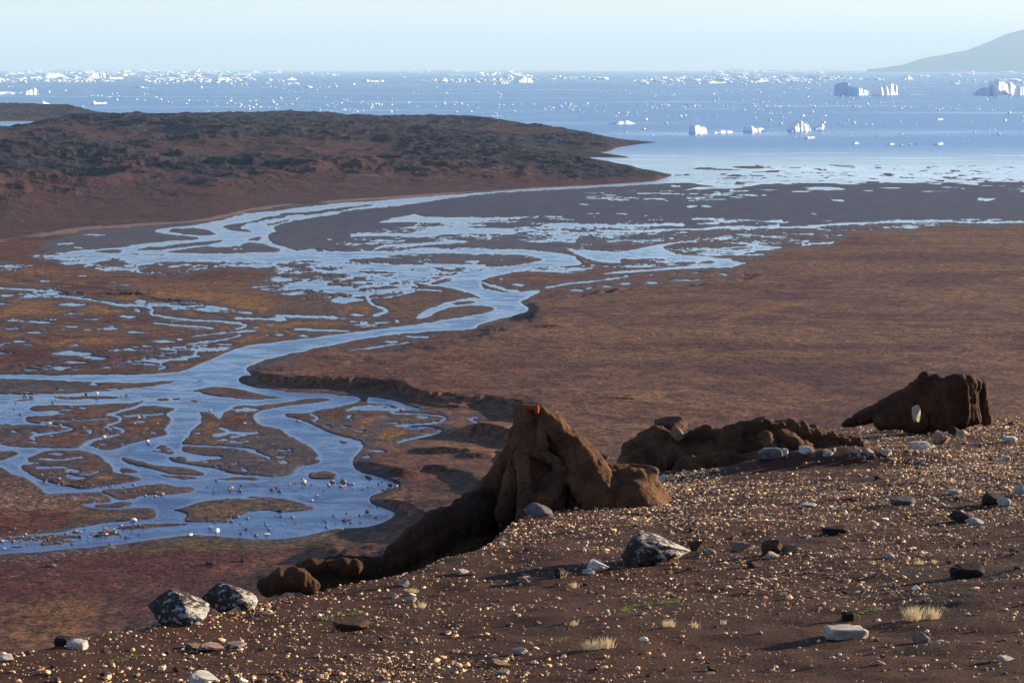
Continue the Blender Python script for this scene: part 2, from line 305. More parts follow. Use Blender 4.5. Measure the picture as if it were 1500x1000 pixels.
# islands of the big river
lpoly([(-200, 556), (0, 554), (100, 558), (190, 561), (262, 556.5), (250, 561), (200, 568), (150, 574), (60, 577), (-200, 577)])
lpoly(fF((560, 140), (850, 138), (1080, 130), (1300, 150), (1180, 180), (900, 175), (700, 190), (550, 165)), 2, .85)
lpoly(fF((20, 215), (150, 176), (400, 160), (560, 190), (500, 205), (330, 205), (150, 215)), 2.4, .6)
lpoly(fF((400, 240), (560, 235), (980, 226), (1250, 216), (1429, 205)) + fG((200, 178), (222, 200), (150, 235), (0, 287)) + fF((1300, 282), (1200, 315), (1110, 345), (1060, 375), (880, 388), (700, 397), (560, 392), (430, 430), (350, 418), (272, 390), (250, 360), (330, 345), (480, 340), (560, 345), (605, 320), (600, 300), (480, 293), (300, 292), (340, 262)))
lpoly(fF((-1200, 420), (140, 432), (240, 425), (400, 448), (520, 410), (560, 392), (1060, 380), (1040, 345), (1110, 345), (1200, 312)) + fG((-30, 285), (100, 255), (280, 235), (420, 245), (520, 272), (562, 262), (540, 290), (470, 325), (480, 350), (515, 390), (460, 470), (440, 500), (482, 530), (430, 550), (250, 600), (100, 640), (0, 668))
      + fF((1280, 672), (1210, 712), (1100, 708), (1000, 680), (910, 652), (860, 660), (800, 684), (300, 680), (0, 664), (-1200, 655)))
lpoly(fF((440, 715), (700, 702), (840, 702), (930, 722), (1085, 780), (1108, 830), (1178, 885), (1195, 920)) + fH((850, 108), (1000, 140), (1055, 155), (1000, 176), (870, 195), (700, 215), (620, 237), (500, 215), (400, 190), (330, 165), (250, 140), (170, 100), (148, 60), (190, 22)) + fF((270, 800), (340, 770)))
lpoly(fF((-1200, 712), (0, 710), (180, 705), (190, 750), (100, 790), (0, 822), (-1200, 840)))
lpoly(fG((-20, 770), (150, 810), (330, 868), (500, 878), (700, 900), (800, 930), (890, 972), (760, 978), (560, 962), (430, 948), (330, 908), (200, 882), (0, 825)))
lpoly(fG((-20, 865), (200, 938), (100, 948), (-20, 948)), 1.5, .9); lpoly(fH((1110, 120), (1250, 125), (1440, 140), (1450, 160), (1300, 160)), 1.5, .8)
lpoly(fG((280, 710), (370, 660), (450, 655), (500, 690), (562, 748), (430, 752)))
lpoly(fG((605, 628), (650, 600), (715, 545), (710, 500), (800, 460), (830, 400), (820, 340), (785, 308), (860, 300), (940, 310), (980, 370), (1020, 380), (1050, 320), (1150, 260), (1250, 230)) +
      fJ((240, 195), (330, 183), (460, 172), (500, 160), (570, 150), (690, 160), (600, 175), (470, 190), (380, 205), (290, 222), (250, 245), (265, 275), (320, 300), (400, 310), (440, 345), (520, 385), (580, 430), (600, 458), (565, 470), (622, 478), (560, 502), (480, 512), (460, 550), (380, 565), (250, 555), (130, 550), (60, 520)) +
      fG((1010, 905), (800, 872), (620, 852), (500, 820), (450, 783), (560, 775), (675, 785), (640, 825), (760, 832), (840, 810), (1030, 800), (1040, 772), (860, 765), (700, 737), (608, 715), (635, 662)))
stroke(fG((590, 648), (800, 657), (1050, 674), (1250, 692), (1429, 716)) + fJ((160, 415), (280, 440), (340, 465)), 1.3)
lpoly(fG((720, 90), (800, 65), (950, 40), (1100, 55), (1429, 118)) + fJ((340, 138), (432, 152), (300, 159), (130, 156)) + fG((1200, 162), (950, 140), (800, 97)))
for P, am in [(fG((330, 175), (440, 148), (520, 185), (400, 197)), .8), (fG((510, 160), (620, 150), (600, 190), (520, 187)), .7), (fG((330, 203), (560, 220), (400, 218)), .9), (fG((690, 185), (780, 168), (800, 207), (720, 207)), .62),
              (fJ((530, 545), (640, 528), (705, 550), (680, 577), (560, 572)), 1), (fJ((690, 370), (755, 385), (720, 390)), 1), (fK((855, 772), (900, 765), (885, 779)), .8), (fG((420, 240), (560, 265), (530, 290)), .7),
              (fJ((830, 555), (880, 565), (860, 580)), 1), (fJ((0, 575), (200, 560), (330, 575), (200, 600)), .6), (fG((230, 100), (300, 82), (370, 66), (280, 85)), .6)]: lpoly(P, 1., am)
lpoly(fH((730, 245), (800, 230), (930, 225), (1100, 195), (1200, 185), (1300, 205), (1400, 210), (1442, 235), (1350, 260), (1150, 270), (1020, 275), (1000, 300), (880, 308), (800, 280)))
lpoly(fH((800, 335), (900, 320), (995, 325), (930, 360), (850, 365), (700, 365), (690, 345)))
lpoly(fI((890, 735), (950, 730), (1050, 695), (1200, 670), (1429, 680)) + fJ((100, 678), (180, 682), (250, 663), (400, 678), (500, 698), (595, 730), (500, 747), (400, 752), (300, 737), (200, 762), (140, 790), (60, 802), (0, 812)) + fI((1300, 792), (1000, 802), (960, 790), (990, 765), (940, 740)))
lpoly(fH((850, 505), (1000, 490), (1200, 480), (1380, 473), (1410, 485), (1200, 500), (1000, 522), (870, 522)))
for P in [fH((-300, 585), (30, 580), (250, 568), (400, 558), (520, 558), (640, 580), (520, 600), (250, 612), (60, 603)), fH((20, 652), (200, 638), (160, 668)), fH((250, 622), (420, 600), (620, 610), (450, 642), (300, 652)), fH((680, 540), (850, 528), (890, 560), (760, 577))]: lpoly(P, 2, .85)
# small channels and ponds
stroke(fF((210, 330), (220, 370), (270, 410), (420, 440), (640, 457), (730, 470), (765, 485), (700, 502), (520, 530), (380, 550), (310, 567), (350, 595)), 1.5)
stroke(fF((1440, 248), (1300, 290), (1200, 325), (1140, 338)), 1.8); stroke(fF((1180, 343), (1265, 370), (1240, 420), (1100, 450), (1160, 492)), 1.5); stroke(fF((1180, 462), (1270, 488), (1305, 515), (1240, 552), (1120, 575), (1000, 600), (900, 640), (860, 665)), (1.5, 2.3))
stroke(fF((430, 422), (560, 397), (880, 394), (1130, 380)), .9); stroke(fG((0, 350), (200, 345), (430, 328)), 1.); stroke(fF((0, 660), (150, 700), (280, 725), (360, 720)), 3)
pond(fF, (160, 512, 34, 16), (940, 495, 40, 12), (945, 520, 22, 20), (345, 627, 42, 9), (540, 552, 40, 8), (590, 742, 95, 12), (740, 912, 52, 10), (990, 18, 40, 12), (1170, 68, 80, 8), (300, 92, 40, 10), (640, 76, 50, 6), (860, 270, 40, 8))
pond(fG, (195, 413, 50, 13), (235, 365, 24, 7), (335, 526, 34, 9), (1290, 268, 40, 8), (1170, 625, 110, 9), (1060, 600, 60, 7), (1270, 918, 30, 18), (870, 828, 40, 10))
stroke(fF((430, 803), (700, 802), (860, 778)), 1.1); stroke(fF((400, 892), (560, 885), (700, 888)), 1.)
pond(fH, (570, 150, 72, 13), (520, 90, 36, 7), (330, 75, 42, 6), (430, 70, 42, 5)); stroke(fH((600, 125), (670, 120), (725, 98)), 1.3)
stroke(fG((1035, 482), (1125, 510), (1060, 545), (960, 550)), 2.2); stroke(fG((1120, 518), (1250, 528), (1410, 522)), 1.6); stroke(fJ((400, 318), (432, 340), (520, 388)), 1.2); pond(fJ, (415, 490, 26, 11), (410, 426, 50, 6), (735, 305, 35, 5), (905, 428, 45, 9), (850, 460, 22, 11), (755, 255, 14, 9), (815, 325, 22, 6), (1145, 252, 38, 7), (895, 203, 22, 6), (640, 296, 24, 4))
stroke(fJ((870, 165), (960, 172), (1040, 190), (1120, 212)), (5, 2.)); stroke(fJ((1040, 205), (950, 228), (1100, 236), (1240, 242), (1270, 258), (1230, 282), (1100, 290), (985, 294), (1060, 303), (1180, 305), (1240, 322), (1200, 338), (1100, 360), (1010, 380)), 1.5)
stroke(fJ((560, 238), (595, 258), (570, 272)), 1.6); stroke(fJ((1385, 262), (1400, 272), (1425, 280)), 1.4); stroke(fJ((1390, 262), (1429, 250)), .9)
# middle-left marsh streams
stroke(fK((-200, 358), (0, 365), (110, 372), (200, 378)), 1.6); pond(fK, (235, 384, 38, 12)); stroke(fK((250, 398), (400, 416), (520, 440), (620, 443), (688, 460), (650, 480), (750, 495), (860, 507), (980, 510), (1050, 517), (1085, 535), (1045, 545)), 1.6)
pond(fK, (320, 440, 65, 9), (180, 514, 46, 8), (305, 535, 45, 6), (490, 543, 40, 6), (560, 490, 40, 7), (620, 425, 28, 12), (30, 396, 40, 5), (610, 462, 14, 8), (1225, 572, 22, 5), (1335, 575, 28, 5), (80, 600, 42, 5), (15, 650, 45, 5), (320, 655, 95, 13), (420, 672, 60, 12), (270, 713, 52, 8), (330, 690, 60, 6), (150, 562, 40, 4), (610, 560, 60, 4), (720, 600, 50, 4), (790, 592, 14, 6), (415, 788, 22, 8))
stroke(fK((680, 518), (800, 530), (935, 542)), 1.4); stroke(fK((1040, 497), (1150, 503), (1250, 503)), 2.); stroke(fK((1220, 488), (1350, 487), (1475, 496)), 2.4); stroke(fK((850, 577), (960, 563), (1130, 552)), .9); stroke(fK((950, 598), (1020, 585), (1060, 570)), 1.3)
stroke(fK((1300, 547), (1500, 551)) + fL((330, 552),), 1.3); stroke(fK((630, 680), (700, 692), (760, 675), (850, 668), (870, 640)), 1.9); stroke(fK((640, 698), (740, 712), (700, 724)), 1.2)
wpoly(fL((235, 420), (300, 405), (360, 405), (412, 420), (340, 426), (320, 438))); stroke(fL((410, 405), (430, 430), (460, 450), (510, 465), (450, 485)), 2.2); stroke(fL((0, 500), (80, 485), (130, 492), (270, 492)), 2.3); pond(fL, (370, 482, 36, 6), (30, 505, 40, 8), (880, 250, 34, 7), (400, 536, 16, 5), (550, 512, 10, 8), (1335, 375, 32, 7), (1395, 365, 24, 5), (30, 322, 36, 8), (520, 602, 34, 5))
stroke(fL((490, 408), (600, 385), (640, 372), (740, 376)), 1.1); stroke(fL((470, 385), (530, 374)), 1.1)
wpoly(fL((630, 495), (650, 470), (700, 452), (760, 428), (850, 413), (900, 408), (960, 430), (985, 455), (930, 442), (850, 440), (760, 452), (710, 472), (690, 490), (640, 503))); lpoly(fL((770, 435), (860, 420), (900, 430), (820, 438)), .8)
stroke(fL((180, 285), (300, 298), (400, 300), (480, 315), (560, 340)), 2.2); stroke(fL((400, 275), (470, 275), (530, 272)), 1.8); stroke(fL((640, 270), (720, 264), (800, 268), (930, 268)), 2.5); stroke(fL((340, 640), (450, 625), (600, 605)), 1.1); stroke(fL((590, 578), (680, 580)), 1.1)
stroke(fD((500, 560), (600, 590), (700, 620), (790, 636)), 2.); pond(fD, (800, 583, 52, 9), (670, 543, 24, 8), (1220, 627, 52, 10), (1320, 608, 42, 6), (1450, 602, 44, 6)); lpoly(fD((700, 478), (900, 464), (1080, 444), (900, 476), (760, 486)), .8); lpoly(fD((140, 580), (250, 545), (330, 535), (210, 590)), .8)
stroke(fD((1000, 608), (1150, 580), (1300, 565), (1500, 540)) + fE((330, 930), (395, 918)), 1.4)
wpoly(fE((-60, 722), (0, 725), (150, 735), (300, 745), (430, 735), (550, 705), (650, 685), (780, 672), (900, 655), (930, 655), (860, 668), (700, 690), (650, 705), (680, 735), (800, 768), (1000, 783), (1150, 800), (1262, 830), (1150, 860), (900, 862), (600, 882), (330, 905), (200, 903), (300, 888), (560, 868), (900, 842), (1060, 825), (1000, 800), (850, 790), (650, 790), (450, 800), (350, 790), (345, 825), (300, 822), (150, 812), (60, 780), (0, 745)), 1., 1., .93)
wpoly(fD((0, 75), (40, 65), (90, 90), (400, 90), (700, 95), (860, 88), (800, 105), (450, 125), (0, 130), (-300, 135)), 1, 1.4, .75)
wpoly(fD((75, 190), (180, 155), (400, 155), (500, 175), (650, 168), (760, 185), (812, 215), (600, 217), (400, 205), (250, 215), (180, 235), (-30, 240), (-60, 215), (0, 205)), 1, .9)
stroke(fC((870, 335), (1100, 328), (1500, 332)), 2.6); stroke(fC((1140, 480), (1230, 447), (1500, 445)), 1.9); stroke(fD((0, 295), (150, 280), (400, 270)), 2.2); stroke(fC((1140, 395), (1430, 395)), 1.1); pond(fC, (830, 432, 42, 7), (610, 375, 50, 7), (1130, 420, 40, 7), (430, 495, 20, 8), (120, 635, 60, 10))
stroke(fD((980, 150), (1100, 145), (1250, 145), (1500, 150)), 2.4); stroke(fE((180, 590), (500, 600), (760, 575), (950, 580), (1100, 560), (1300, 570), (1500, 550)), 1.9); stroke(fE((0, 550), (200, 555), (450, 550), (650, 545), (800, 547)), 2.3); stroke(fE((1230, 675), (1350, 700), (1450, 712), (1520, 712)), 1.6)
stroke(fM((450, 205), (650, 210), (820, 195), (960, 190), (1130, 183), (1300, 187)), 1.9); stroke(fM((1330, 190), (1480, 186), (1700, 190), (2000, 186)), 1.9); pond(fM, (730, 157, 17, 4), (825, 108, 30, 4), (1365, 104, 34, 7)); stroke(fM((690, 272), (740, 268), (800, 264)), 1.2); pond(fE, (870, 410, 45, 7), (970, 412, 40, 7), (80, 398, 40, 6), (360, 466, 50, 4), (150, 464, 60, 4), (740, 262, 45, 7), (1060, 318, 28, 7), (1390, 328, 50, 6), (580, 970, 60, 9), (385, 975, 40, 7), (820, 950, 130, 8), (1100, 912, 40, 6), (1255, 914, 32, 6))
# lake-size marsh speckle, in world space
reg = np.zeros((NY, NX))
w_, d_ = poly_sd([(20, 368), (110, 392), (250, 404), (330, 412), (430, 436), (560, 448), (600, 425), (700, 395), (860, 400), (960, 405), (1080, 395), (1140, 362), (1240, 345), (1420, 326), (1500, 320), (1200, 322), (1100, 322), (1000, 318), (880, 314), (620, 322), (540, 338), (470, 366), (230, 384), (110, 366)], 20)
reg[w_] = sst(.5 + d_ / 16)
n1 = fbm(X0 / 24, D0 / 24, 5, 91, .66); n2 = fbm(X0 / 70, D0 / 110, 3, 191); n5 = fbm(X0 / 4.2, D0 / 6., 3, 291, .7)
pud = sst((n1 + (n5 - .5) * .42 - .572 + (n2 - .5) * .6) / .05) * sst((reg - .35) / .3) * .96
W = np.maximum(W, pud)
reg4 = np.zeros((NY, NX))
for P_ in [[(-170, 400), (60, 380), (230, 430), (420, 470), (560, 455), (600, 475), (460, 490), (330, 510), (250, 540), (-170, 545)], [(-170, 580), (220, 585), (430, 600), (470, 660), (380, 695), (60, 700), (-170, 680)], [(520, 590), (640, 600), (650, 640), (560, 650), (480, 620)]]:
    w_, d_ = poly_sd(P_, 14); reg4[w_] = np.maximum(reg4[w_], sst(.5 + d_ / 16))
n6 = fbm(X0 / 21, D0 / 12, 5, 515, .66)
W = np.maximum(W, sst((n6 + (n5 - .5) * .34 + (n2 - .5) * .5 - .655) / .04) * sst((reg4 - .35) / .3) * .95)
n3 = fbm(X0 / 16, D0 / 42, 3, 77, .6)   # gravelly riffles breaking the channels
far_ = [(860, 280), (1100, 276), (1120, 292), (960, 300), (840, 290)]; reg2 = np.zeros((NY, NX)); w_, d_ = poly_sd(far_, 12); reg2[w_] = sst(.5 + d_ / 10)
W = np.maximum(W, sst((n1 - .57) / .05) * reg2 * .9)
# sea line
sx_ = np.array([-200, 840, 900, 1005, 1030, 1060, 1090, 1140, 1260, 1500, 1700]); sy_ = np.array([276, 276, 272, 267, 271, 273.5, 272, 268.5, 267.5, 266.5, 266])
sea_y = np.interp(PX, sx_, sy_) + (n1 - .5) * 3
seaW = sst(.5 - (PY - sea_y) / 2.4); W = np.where(PX > 835, np.maximum(W, seaW), W)
for P, am in [(fE((720, 187), (830, 174), (905, 177), (740, 192)), 1), (fE((870, 130), (980, 120), (1200, 115), (1300, 105), (1500, 128), (1520, 172), (1300, 168), (1150, 150), (900, 142)), .8), (fE((920, 212), (1050, 195), (1300, 192), (1390, 200), (1100, 213)), 1), (fE((540, 114), (690, 118), (600, 124)), .8), (fE((1320, 195), (1500, 180), (1620, 200), (1450, 210)), .8)]: lpoly(P, .9, am)
flat = sst((PX - 1010) / 60) * sst((PY - 238) / 5) * (1 - seaW * 0) * (PY < sea_y + 2)
W = np.where(flat > 0, W * (1 - flat * .9 * sst((n3 - .56) / .08)) , W)

# plateaus, banks and hummocks (metres)
Z = np.zeros((NY, NX))
def raise_(P, h, wd, smooth=2):
    w, d = poly_sd(P, 2, smooth); e_ = fbm(X0[w] / 26, D0[w] / 30, 4, 71) - .5; e2 = fbm(X0[w] / 70, D0[w] / 60, 2, 73)
    hh = h * (.8 + .3 * sst((e2 - .3) / .5)); g_ = 1. if wd != 17 else np.where(PX[w] > 600, .12 + .88 * sst((PY[w] - 400) / 90), 1.)
    Z[w] += (h * sst((d - 2 + e_ * wd * .7) / wd) * .55 + .45 * hh * sst((d - 1 + e_ * 18) / (wd * 1.6))) * g_ * sst(d / 3)
BIG = [(1800, 330), (1800, 2300)]
raise_([(359, 540), (373, 553), (389, 565), (430, 571), (500, 574), (580, 577), (588, 582), (610, 592), (650, 597), (720, 599), (775, 610), (820, 650), (860, 720), (880, 2250), (1800, 2250)] + [(1800, 326), (1500, 330), (1300, 337), (1200, 350), (1130, 370), (1080, 393), (950, 407), (850, 417), (795, 428), (764, 441), (776, 455), (724, 468), (698, 478), (674, 485), (560, 508), (480, 518), (420, 526)], 4.6, 17)
raise_([(636, 640), (660, 632), (690, 618), (740, 612), (800, 625), (850, 660), (860, 700), (800, 700), (750, 645), (700, 640)], 3.4, 14)
raise_([(583, 659), (620, 652), (680, 646), (760, 650), (860, 690), (860, 760), (800, 720), (740, 672), (700, 666), (640, 662)], 3., 12)
raise_([(519, 677), (540, 664), (580, 664), (700, 668), (800, 690), (880, 740), (880, 900), (760, 900), (700, 720), (640, 698), (592, 709), (560, 694), (530, 687)], 3., 22)
raise_([(540, 733), (548, 723), (575, 714), (598, 711), (650, 694), (760, 690), (1800, 740), (1800, 2250), (-200, 2250), (-200, 1010), (100, 930), (300, 850), (440, 800), (490, 777), (548, 774), (583, 756), (566, 745)], 7., 44)
raise_([(-300, 880), (100, 860), (420, 815), (520, 790), (620, 760), (760, 740), (1800, 780), (1800, 2250), (-300, 2250)], 5., 120)
def bumpz(cx, cy, rx, ry, h): Z[:] += h * np.exp(-((WX - cx) / rx) ** 2 - ((WY - cy) / ry) ** 2)
bumpz(700, 628, 45, 6, 2.2); bumpz(645, 656, 38, 5, 1.6); bumpz(700, 664, 24, 5, 1.6); bumpz(805, 476, 26, 3.2, 1.3); bumpz(595, 566, 14, 7, 1.3); bumpz(920, 580, 34, 3.4, 1.0); bumpz(150, 428, 80, 3, .8); bumpz(640, 681, 34, 3.4, 1.4)
bumpz(200, 428, 30, 3, 1.1); bumpz(260, 437, 40, 3.5, .9); bumpz(1000, 700, 300, 30, 3)
land = 1 - W
pl = W * (PX > 780) * (PY < 430) * (PY > 300)
for _s in range(4): pl = np.maximum(pl, .93 * np.maximum(np.maximum(np.roll(pl, 2, 0), np.roll(pl, -2, 0)), np.maximum(np.roll(pl, 3, 1), np.roll(pl, -3, 1))))
Z *= 1 - sst(pl / .75)
Z += .20 + np.clip((fbm(X0 / 40, D0 / 40, 3, 12) - .5) * .6, -.1, .4) + np.clip(Z, 0, 5) * (fbm(X0 / 25, D0 / 25, 4, 13) - .5) * .2
Z -= .12 * sst((PX - 930) / 120) * sst((300 - PY) / 25)
Z = Z * land - .22 * W
Z = np.where((PX < 835) & (PY < 262), -1.0, Z)
Z[:2] = -2
skirt = sst((YS - 1060) / 260)[:, None]   # the ground climbs to the hillside in front of the plain
Dv = (CAMZ - Z) / -Vv
for r in range(NY - 2, -1, -1):      # keep it a proper height field
    lo = Dv[r + 1] * (1 + .00045 * (YS[r + 1] - YS[r])); Dv[r] = np.maximum(Dv[r], lo)
Xw = U * Dv
far_rise = np.clip(408 - Dv, 0, None); Z = Z + .29 * far_rise
co = np.stack([Xw, Dv, Z], -1).reshape(-1, 3)
me = mesh_np("floodplain", co, grid_faces(NY, NX, True))
# zone masks (what grows or lies where, plus painted bank shadow)
def region(P, soft): 
    A = np.zeros((NY, NX)); w, d = poly_sd(P, soft + 4); A[w] = sst(.5 + d / (2 * soft)); return A
from_w = np.zeros((NY, NX))
mud = region([(420, 300), (840, 270), (1010, 262), (1800, 262), (1800, 322), (1400, 322), (1150, 335), (1000, 350), (850, 365), (700, 392), (560, 420), (470, 400), (330, 388), (60, 380), (60, 345), (300, 325)], 6)
mud = np.maximum(mud, .0)
mb = region([(-200, 552), (260, 552), (340, 520), (420, 510), (560, 490), (680, 480), (600, 500), (430, 530), (360, 545), (392, 572), (580, 580), (640, 600), (560, 625), (545, 660), (500, 690), (420, 700), (300, 720), (150, 690), (-200, 690)], 5)
mb = np.maximum(mb, region([(380, 440), (560, 445), (700, 430), (730, 455), (600, 478), (400, 500)], 5) * .5)
nzone = fbm(X0 / 45, D0 / 60, 4, 33)
nearw = np.zeros_like(W); k9 = W.copy()
for s in range(3): k9 = np.maximum(k9, .96 * np.maximum(np.maximum(np.roll(k9, 2, 0), np.roll(k9, -2, 0)), np.maximum(np.roll(k9, 3, 1), np.roll(k9, -3, 1))))
MUD = np.clip(np.maximum(mud, mb * sst((.57 - nzone) / .1)), 0, 1)
MUD = np.maximum(MUD, sst((k9 - .5) / .4) * .75 * (Z < 2.2)); MUD *= 1 - sst((Z - 1.7) / 2.2)
OCH = region([(-200, 400), (160, 395), (420, 440), (560, 455), (600, 470), (330, 510), (250, 545), (120, 570), (-200, 572)], 12) * sst((nzone - .42) / .15)
for P in [[(260, 625), (300, 612), (430, 650), (460, 668), (380, 690), (280, 690)], [(60, 690), (150, 680), (210, 700), (120, 718)], [(520, 610), (620, 600), (640, 625), (560, 645), (530, 640)], [(200, 600), (250, 590), (250, 620)], [(1100, 466), (1110, 448), (1210, 437), (1150, 450), (1040, 470)], [(1370, 433), (1430, 427), (1480, 428), (1400, 436)], [(880, 590), (960, 572), (1040, 566), (960, 580)], [(240, 440), (480, 452), (470, 470), (330, 470)]]: OCH = np.maximum(OCH, region(P, 5) * .9)
OCH = np.maximum(OCH, region([(0, 940), (60, 870), (140, 865), (150, 905), (100, 950)], 14) * .5)
RED = np.maximum(region([(-200, 745), (60, 745), (120, 752), (180, 765), (60, 780), (-200, 786)], 5), region([(-200, 350), (0, 362), (80, 352), (60, 385), (0, 395), (-200, 400)], 8) * .4)
RED = np.maximum(RED, region([(100, 815), (400, 790), (520, 800), (300, 830), (100, 880), (-200, 880), (-200, 830)], 14) * .6)
RED = np.maximum(RED, region([(430, 545), (560, 520), (720, 500), (880, 505), (760, 560), (560, 565)], 14) * .45)
OLV = np.maximum(region([(60, 810), (200, 800), (330, 785), (430, 790), (540, 778), (440, 805), (260, 805)], 6), region([(250, 735), (400, 730), (470, 745), (330, 755), (280, 762)], 5) * .8)
OLV = np.maximum(OLV, region([(100, 748), (200, 742), (230, 750), (180, 765), (100, 772)], 5) * .7)
BANKSHADE = np.zeros((NY, NX))  # dark strokes painting the shadow of low stream banks
stroke(fK((100, 330), (300, 350), (450, 365), (600, 388), (720, 420), (880, 462), (1000, 490)), (1.2, 1.6), 1., 2.2, 1.5, BANKSHADE)
stroke(fK((0, 742), (300, 745), (620, 742)), .9, .9, 1.2, 1.5, BANKSHADE); stroke(fK((-50, 632), (60, 640), (350, 640), (620, 648)), .6, .8, 1.2, 1.5, BANKSHADE); stroke(fK((680, 600), (850, 610), (1000, 618)), .8, .8, 1.2, 1.5, BANKSHADE); stroke(fK((0, 298), (100, 303)), .8, .8, 1.2, 1.5, BANKSHADE); stroke(fL((0, 545), (250, 547), (480, 542)), .8, .7, 1.4, 1.5, BANKSHADE)
GRV = np.maximum(region([(-200, 690), (30, 700), (70, 715), (150, 722), (160, 740), (80, 745), (-200, 750)], 5), region([(-200, 830), (60, 815), (120, 802), (200, 794), (210, 798), (120, 812), (60, 824), (-200, 842)], 3))
GRV = np.maximum(GRV, region([(290, 762), (370, 745), (460, 742), (400, 760)], 4) * .8); GRV = np.maximum(GRV, region([(-200, 780), (120, 776), (200, 772), (240, 780), (100, 805), (-200, 812)], 4))
stroke([(-200, 852), (0, 846), (90, 840), (150, 836), (238, 827)], 1.2, .9, 1.2, 1.5, GRV)
attr(me, "zones", np.stack([MUD, OCH * (1 - .7 * MUD), GRV], -1).reshape(-1, 3)); attr(me, "tints", np.stack([RED, OLV, BANKSHADE], -1).reshape(-1, 3))
tag(link("floodplain", me, M['tundra']), "reddish brown tundra plain cut by braided river channels", kind="structure")
def valley_pt(px, py, z=0.):
    u, v = ray(px, py); d = (CAMZ - z) / -float(v); return Vector((float(u) * d, d, z))
def samp(A, px, py):
    c = int(np.clip(np.searchsorted(XS, px), 0, NX - 1)); r = int(np.clip(np.searchsorted(YS, py), 0, NY - 1)); return float(A[r, c])

Wb = W.copy()
for _s in range(3): Wb = (Wb + np.roll(Wb, 2, 0) + np.roll(Wb, -2, 0) + np.roll(Wb, 2, 1) + np.roll(Wb, -2, 1) + np.roll(Wb, 4, 1) + np.roll(Wb, -4, 1)) / 7
rows = slice(0, int(np.searchsorted(YS, 1010))); m_ = (W > .02)[rows] & (D0[rows] < 2600)
fq = grid_faces(m_.shape[0], NX, True); keep = m_.ravel()[fq].any(1); fq = fq[keep]; used, inv = np.unique(fq.ravel(), return_inverse=True)
vx = np.stack([(U * D0)[rows].ravel(), D0[rows].ravel(), np.full(m_.size, .012)], -1)[used]
rme = mesh_np("river", vx, inv.reshape(-1, 4)); rf = fbm(X0 / 12, D0 / 20, 5, 401, .65)
attr(rme, "depth", np.stack([1 - sst((Wb - .55) / .42), sst((rf - .42) / .2), sst((.62 - W) / .3)], -1)[rows].reshape(-1, 3)[used])
# --- water: one sheet for sea and rivers
E_ = 160000.
bx = np.array([-E_, -20000, -5000, 0, 5000, 20000, E_]); by = np.array([300, 1500, 4000, 12000, 40000, E_])
gx, gy = np.meshgrid(bx, by); me = mesh_np("water", np.stack([gx, gy, gx * 0], -1).reshape(-1, 3), grid_faces(len(by), len(bx)))
tag(link("river", rme, M['river']), "blue river water with pale shallows along its bars", kind="structure")
tag(link("water", me, M['water']), "blue bay and braided river water under a low sun", kind="structure")

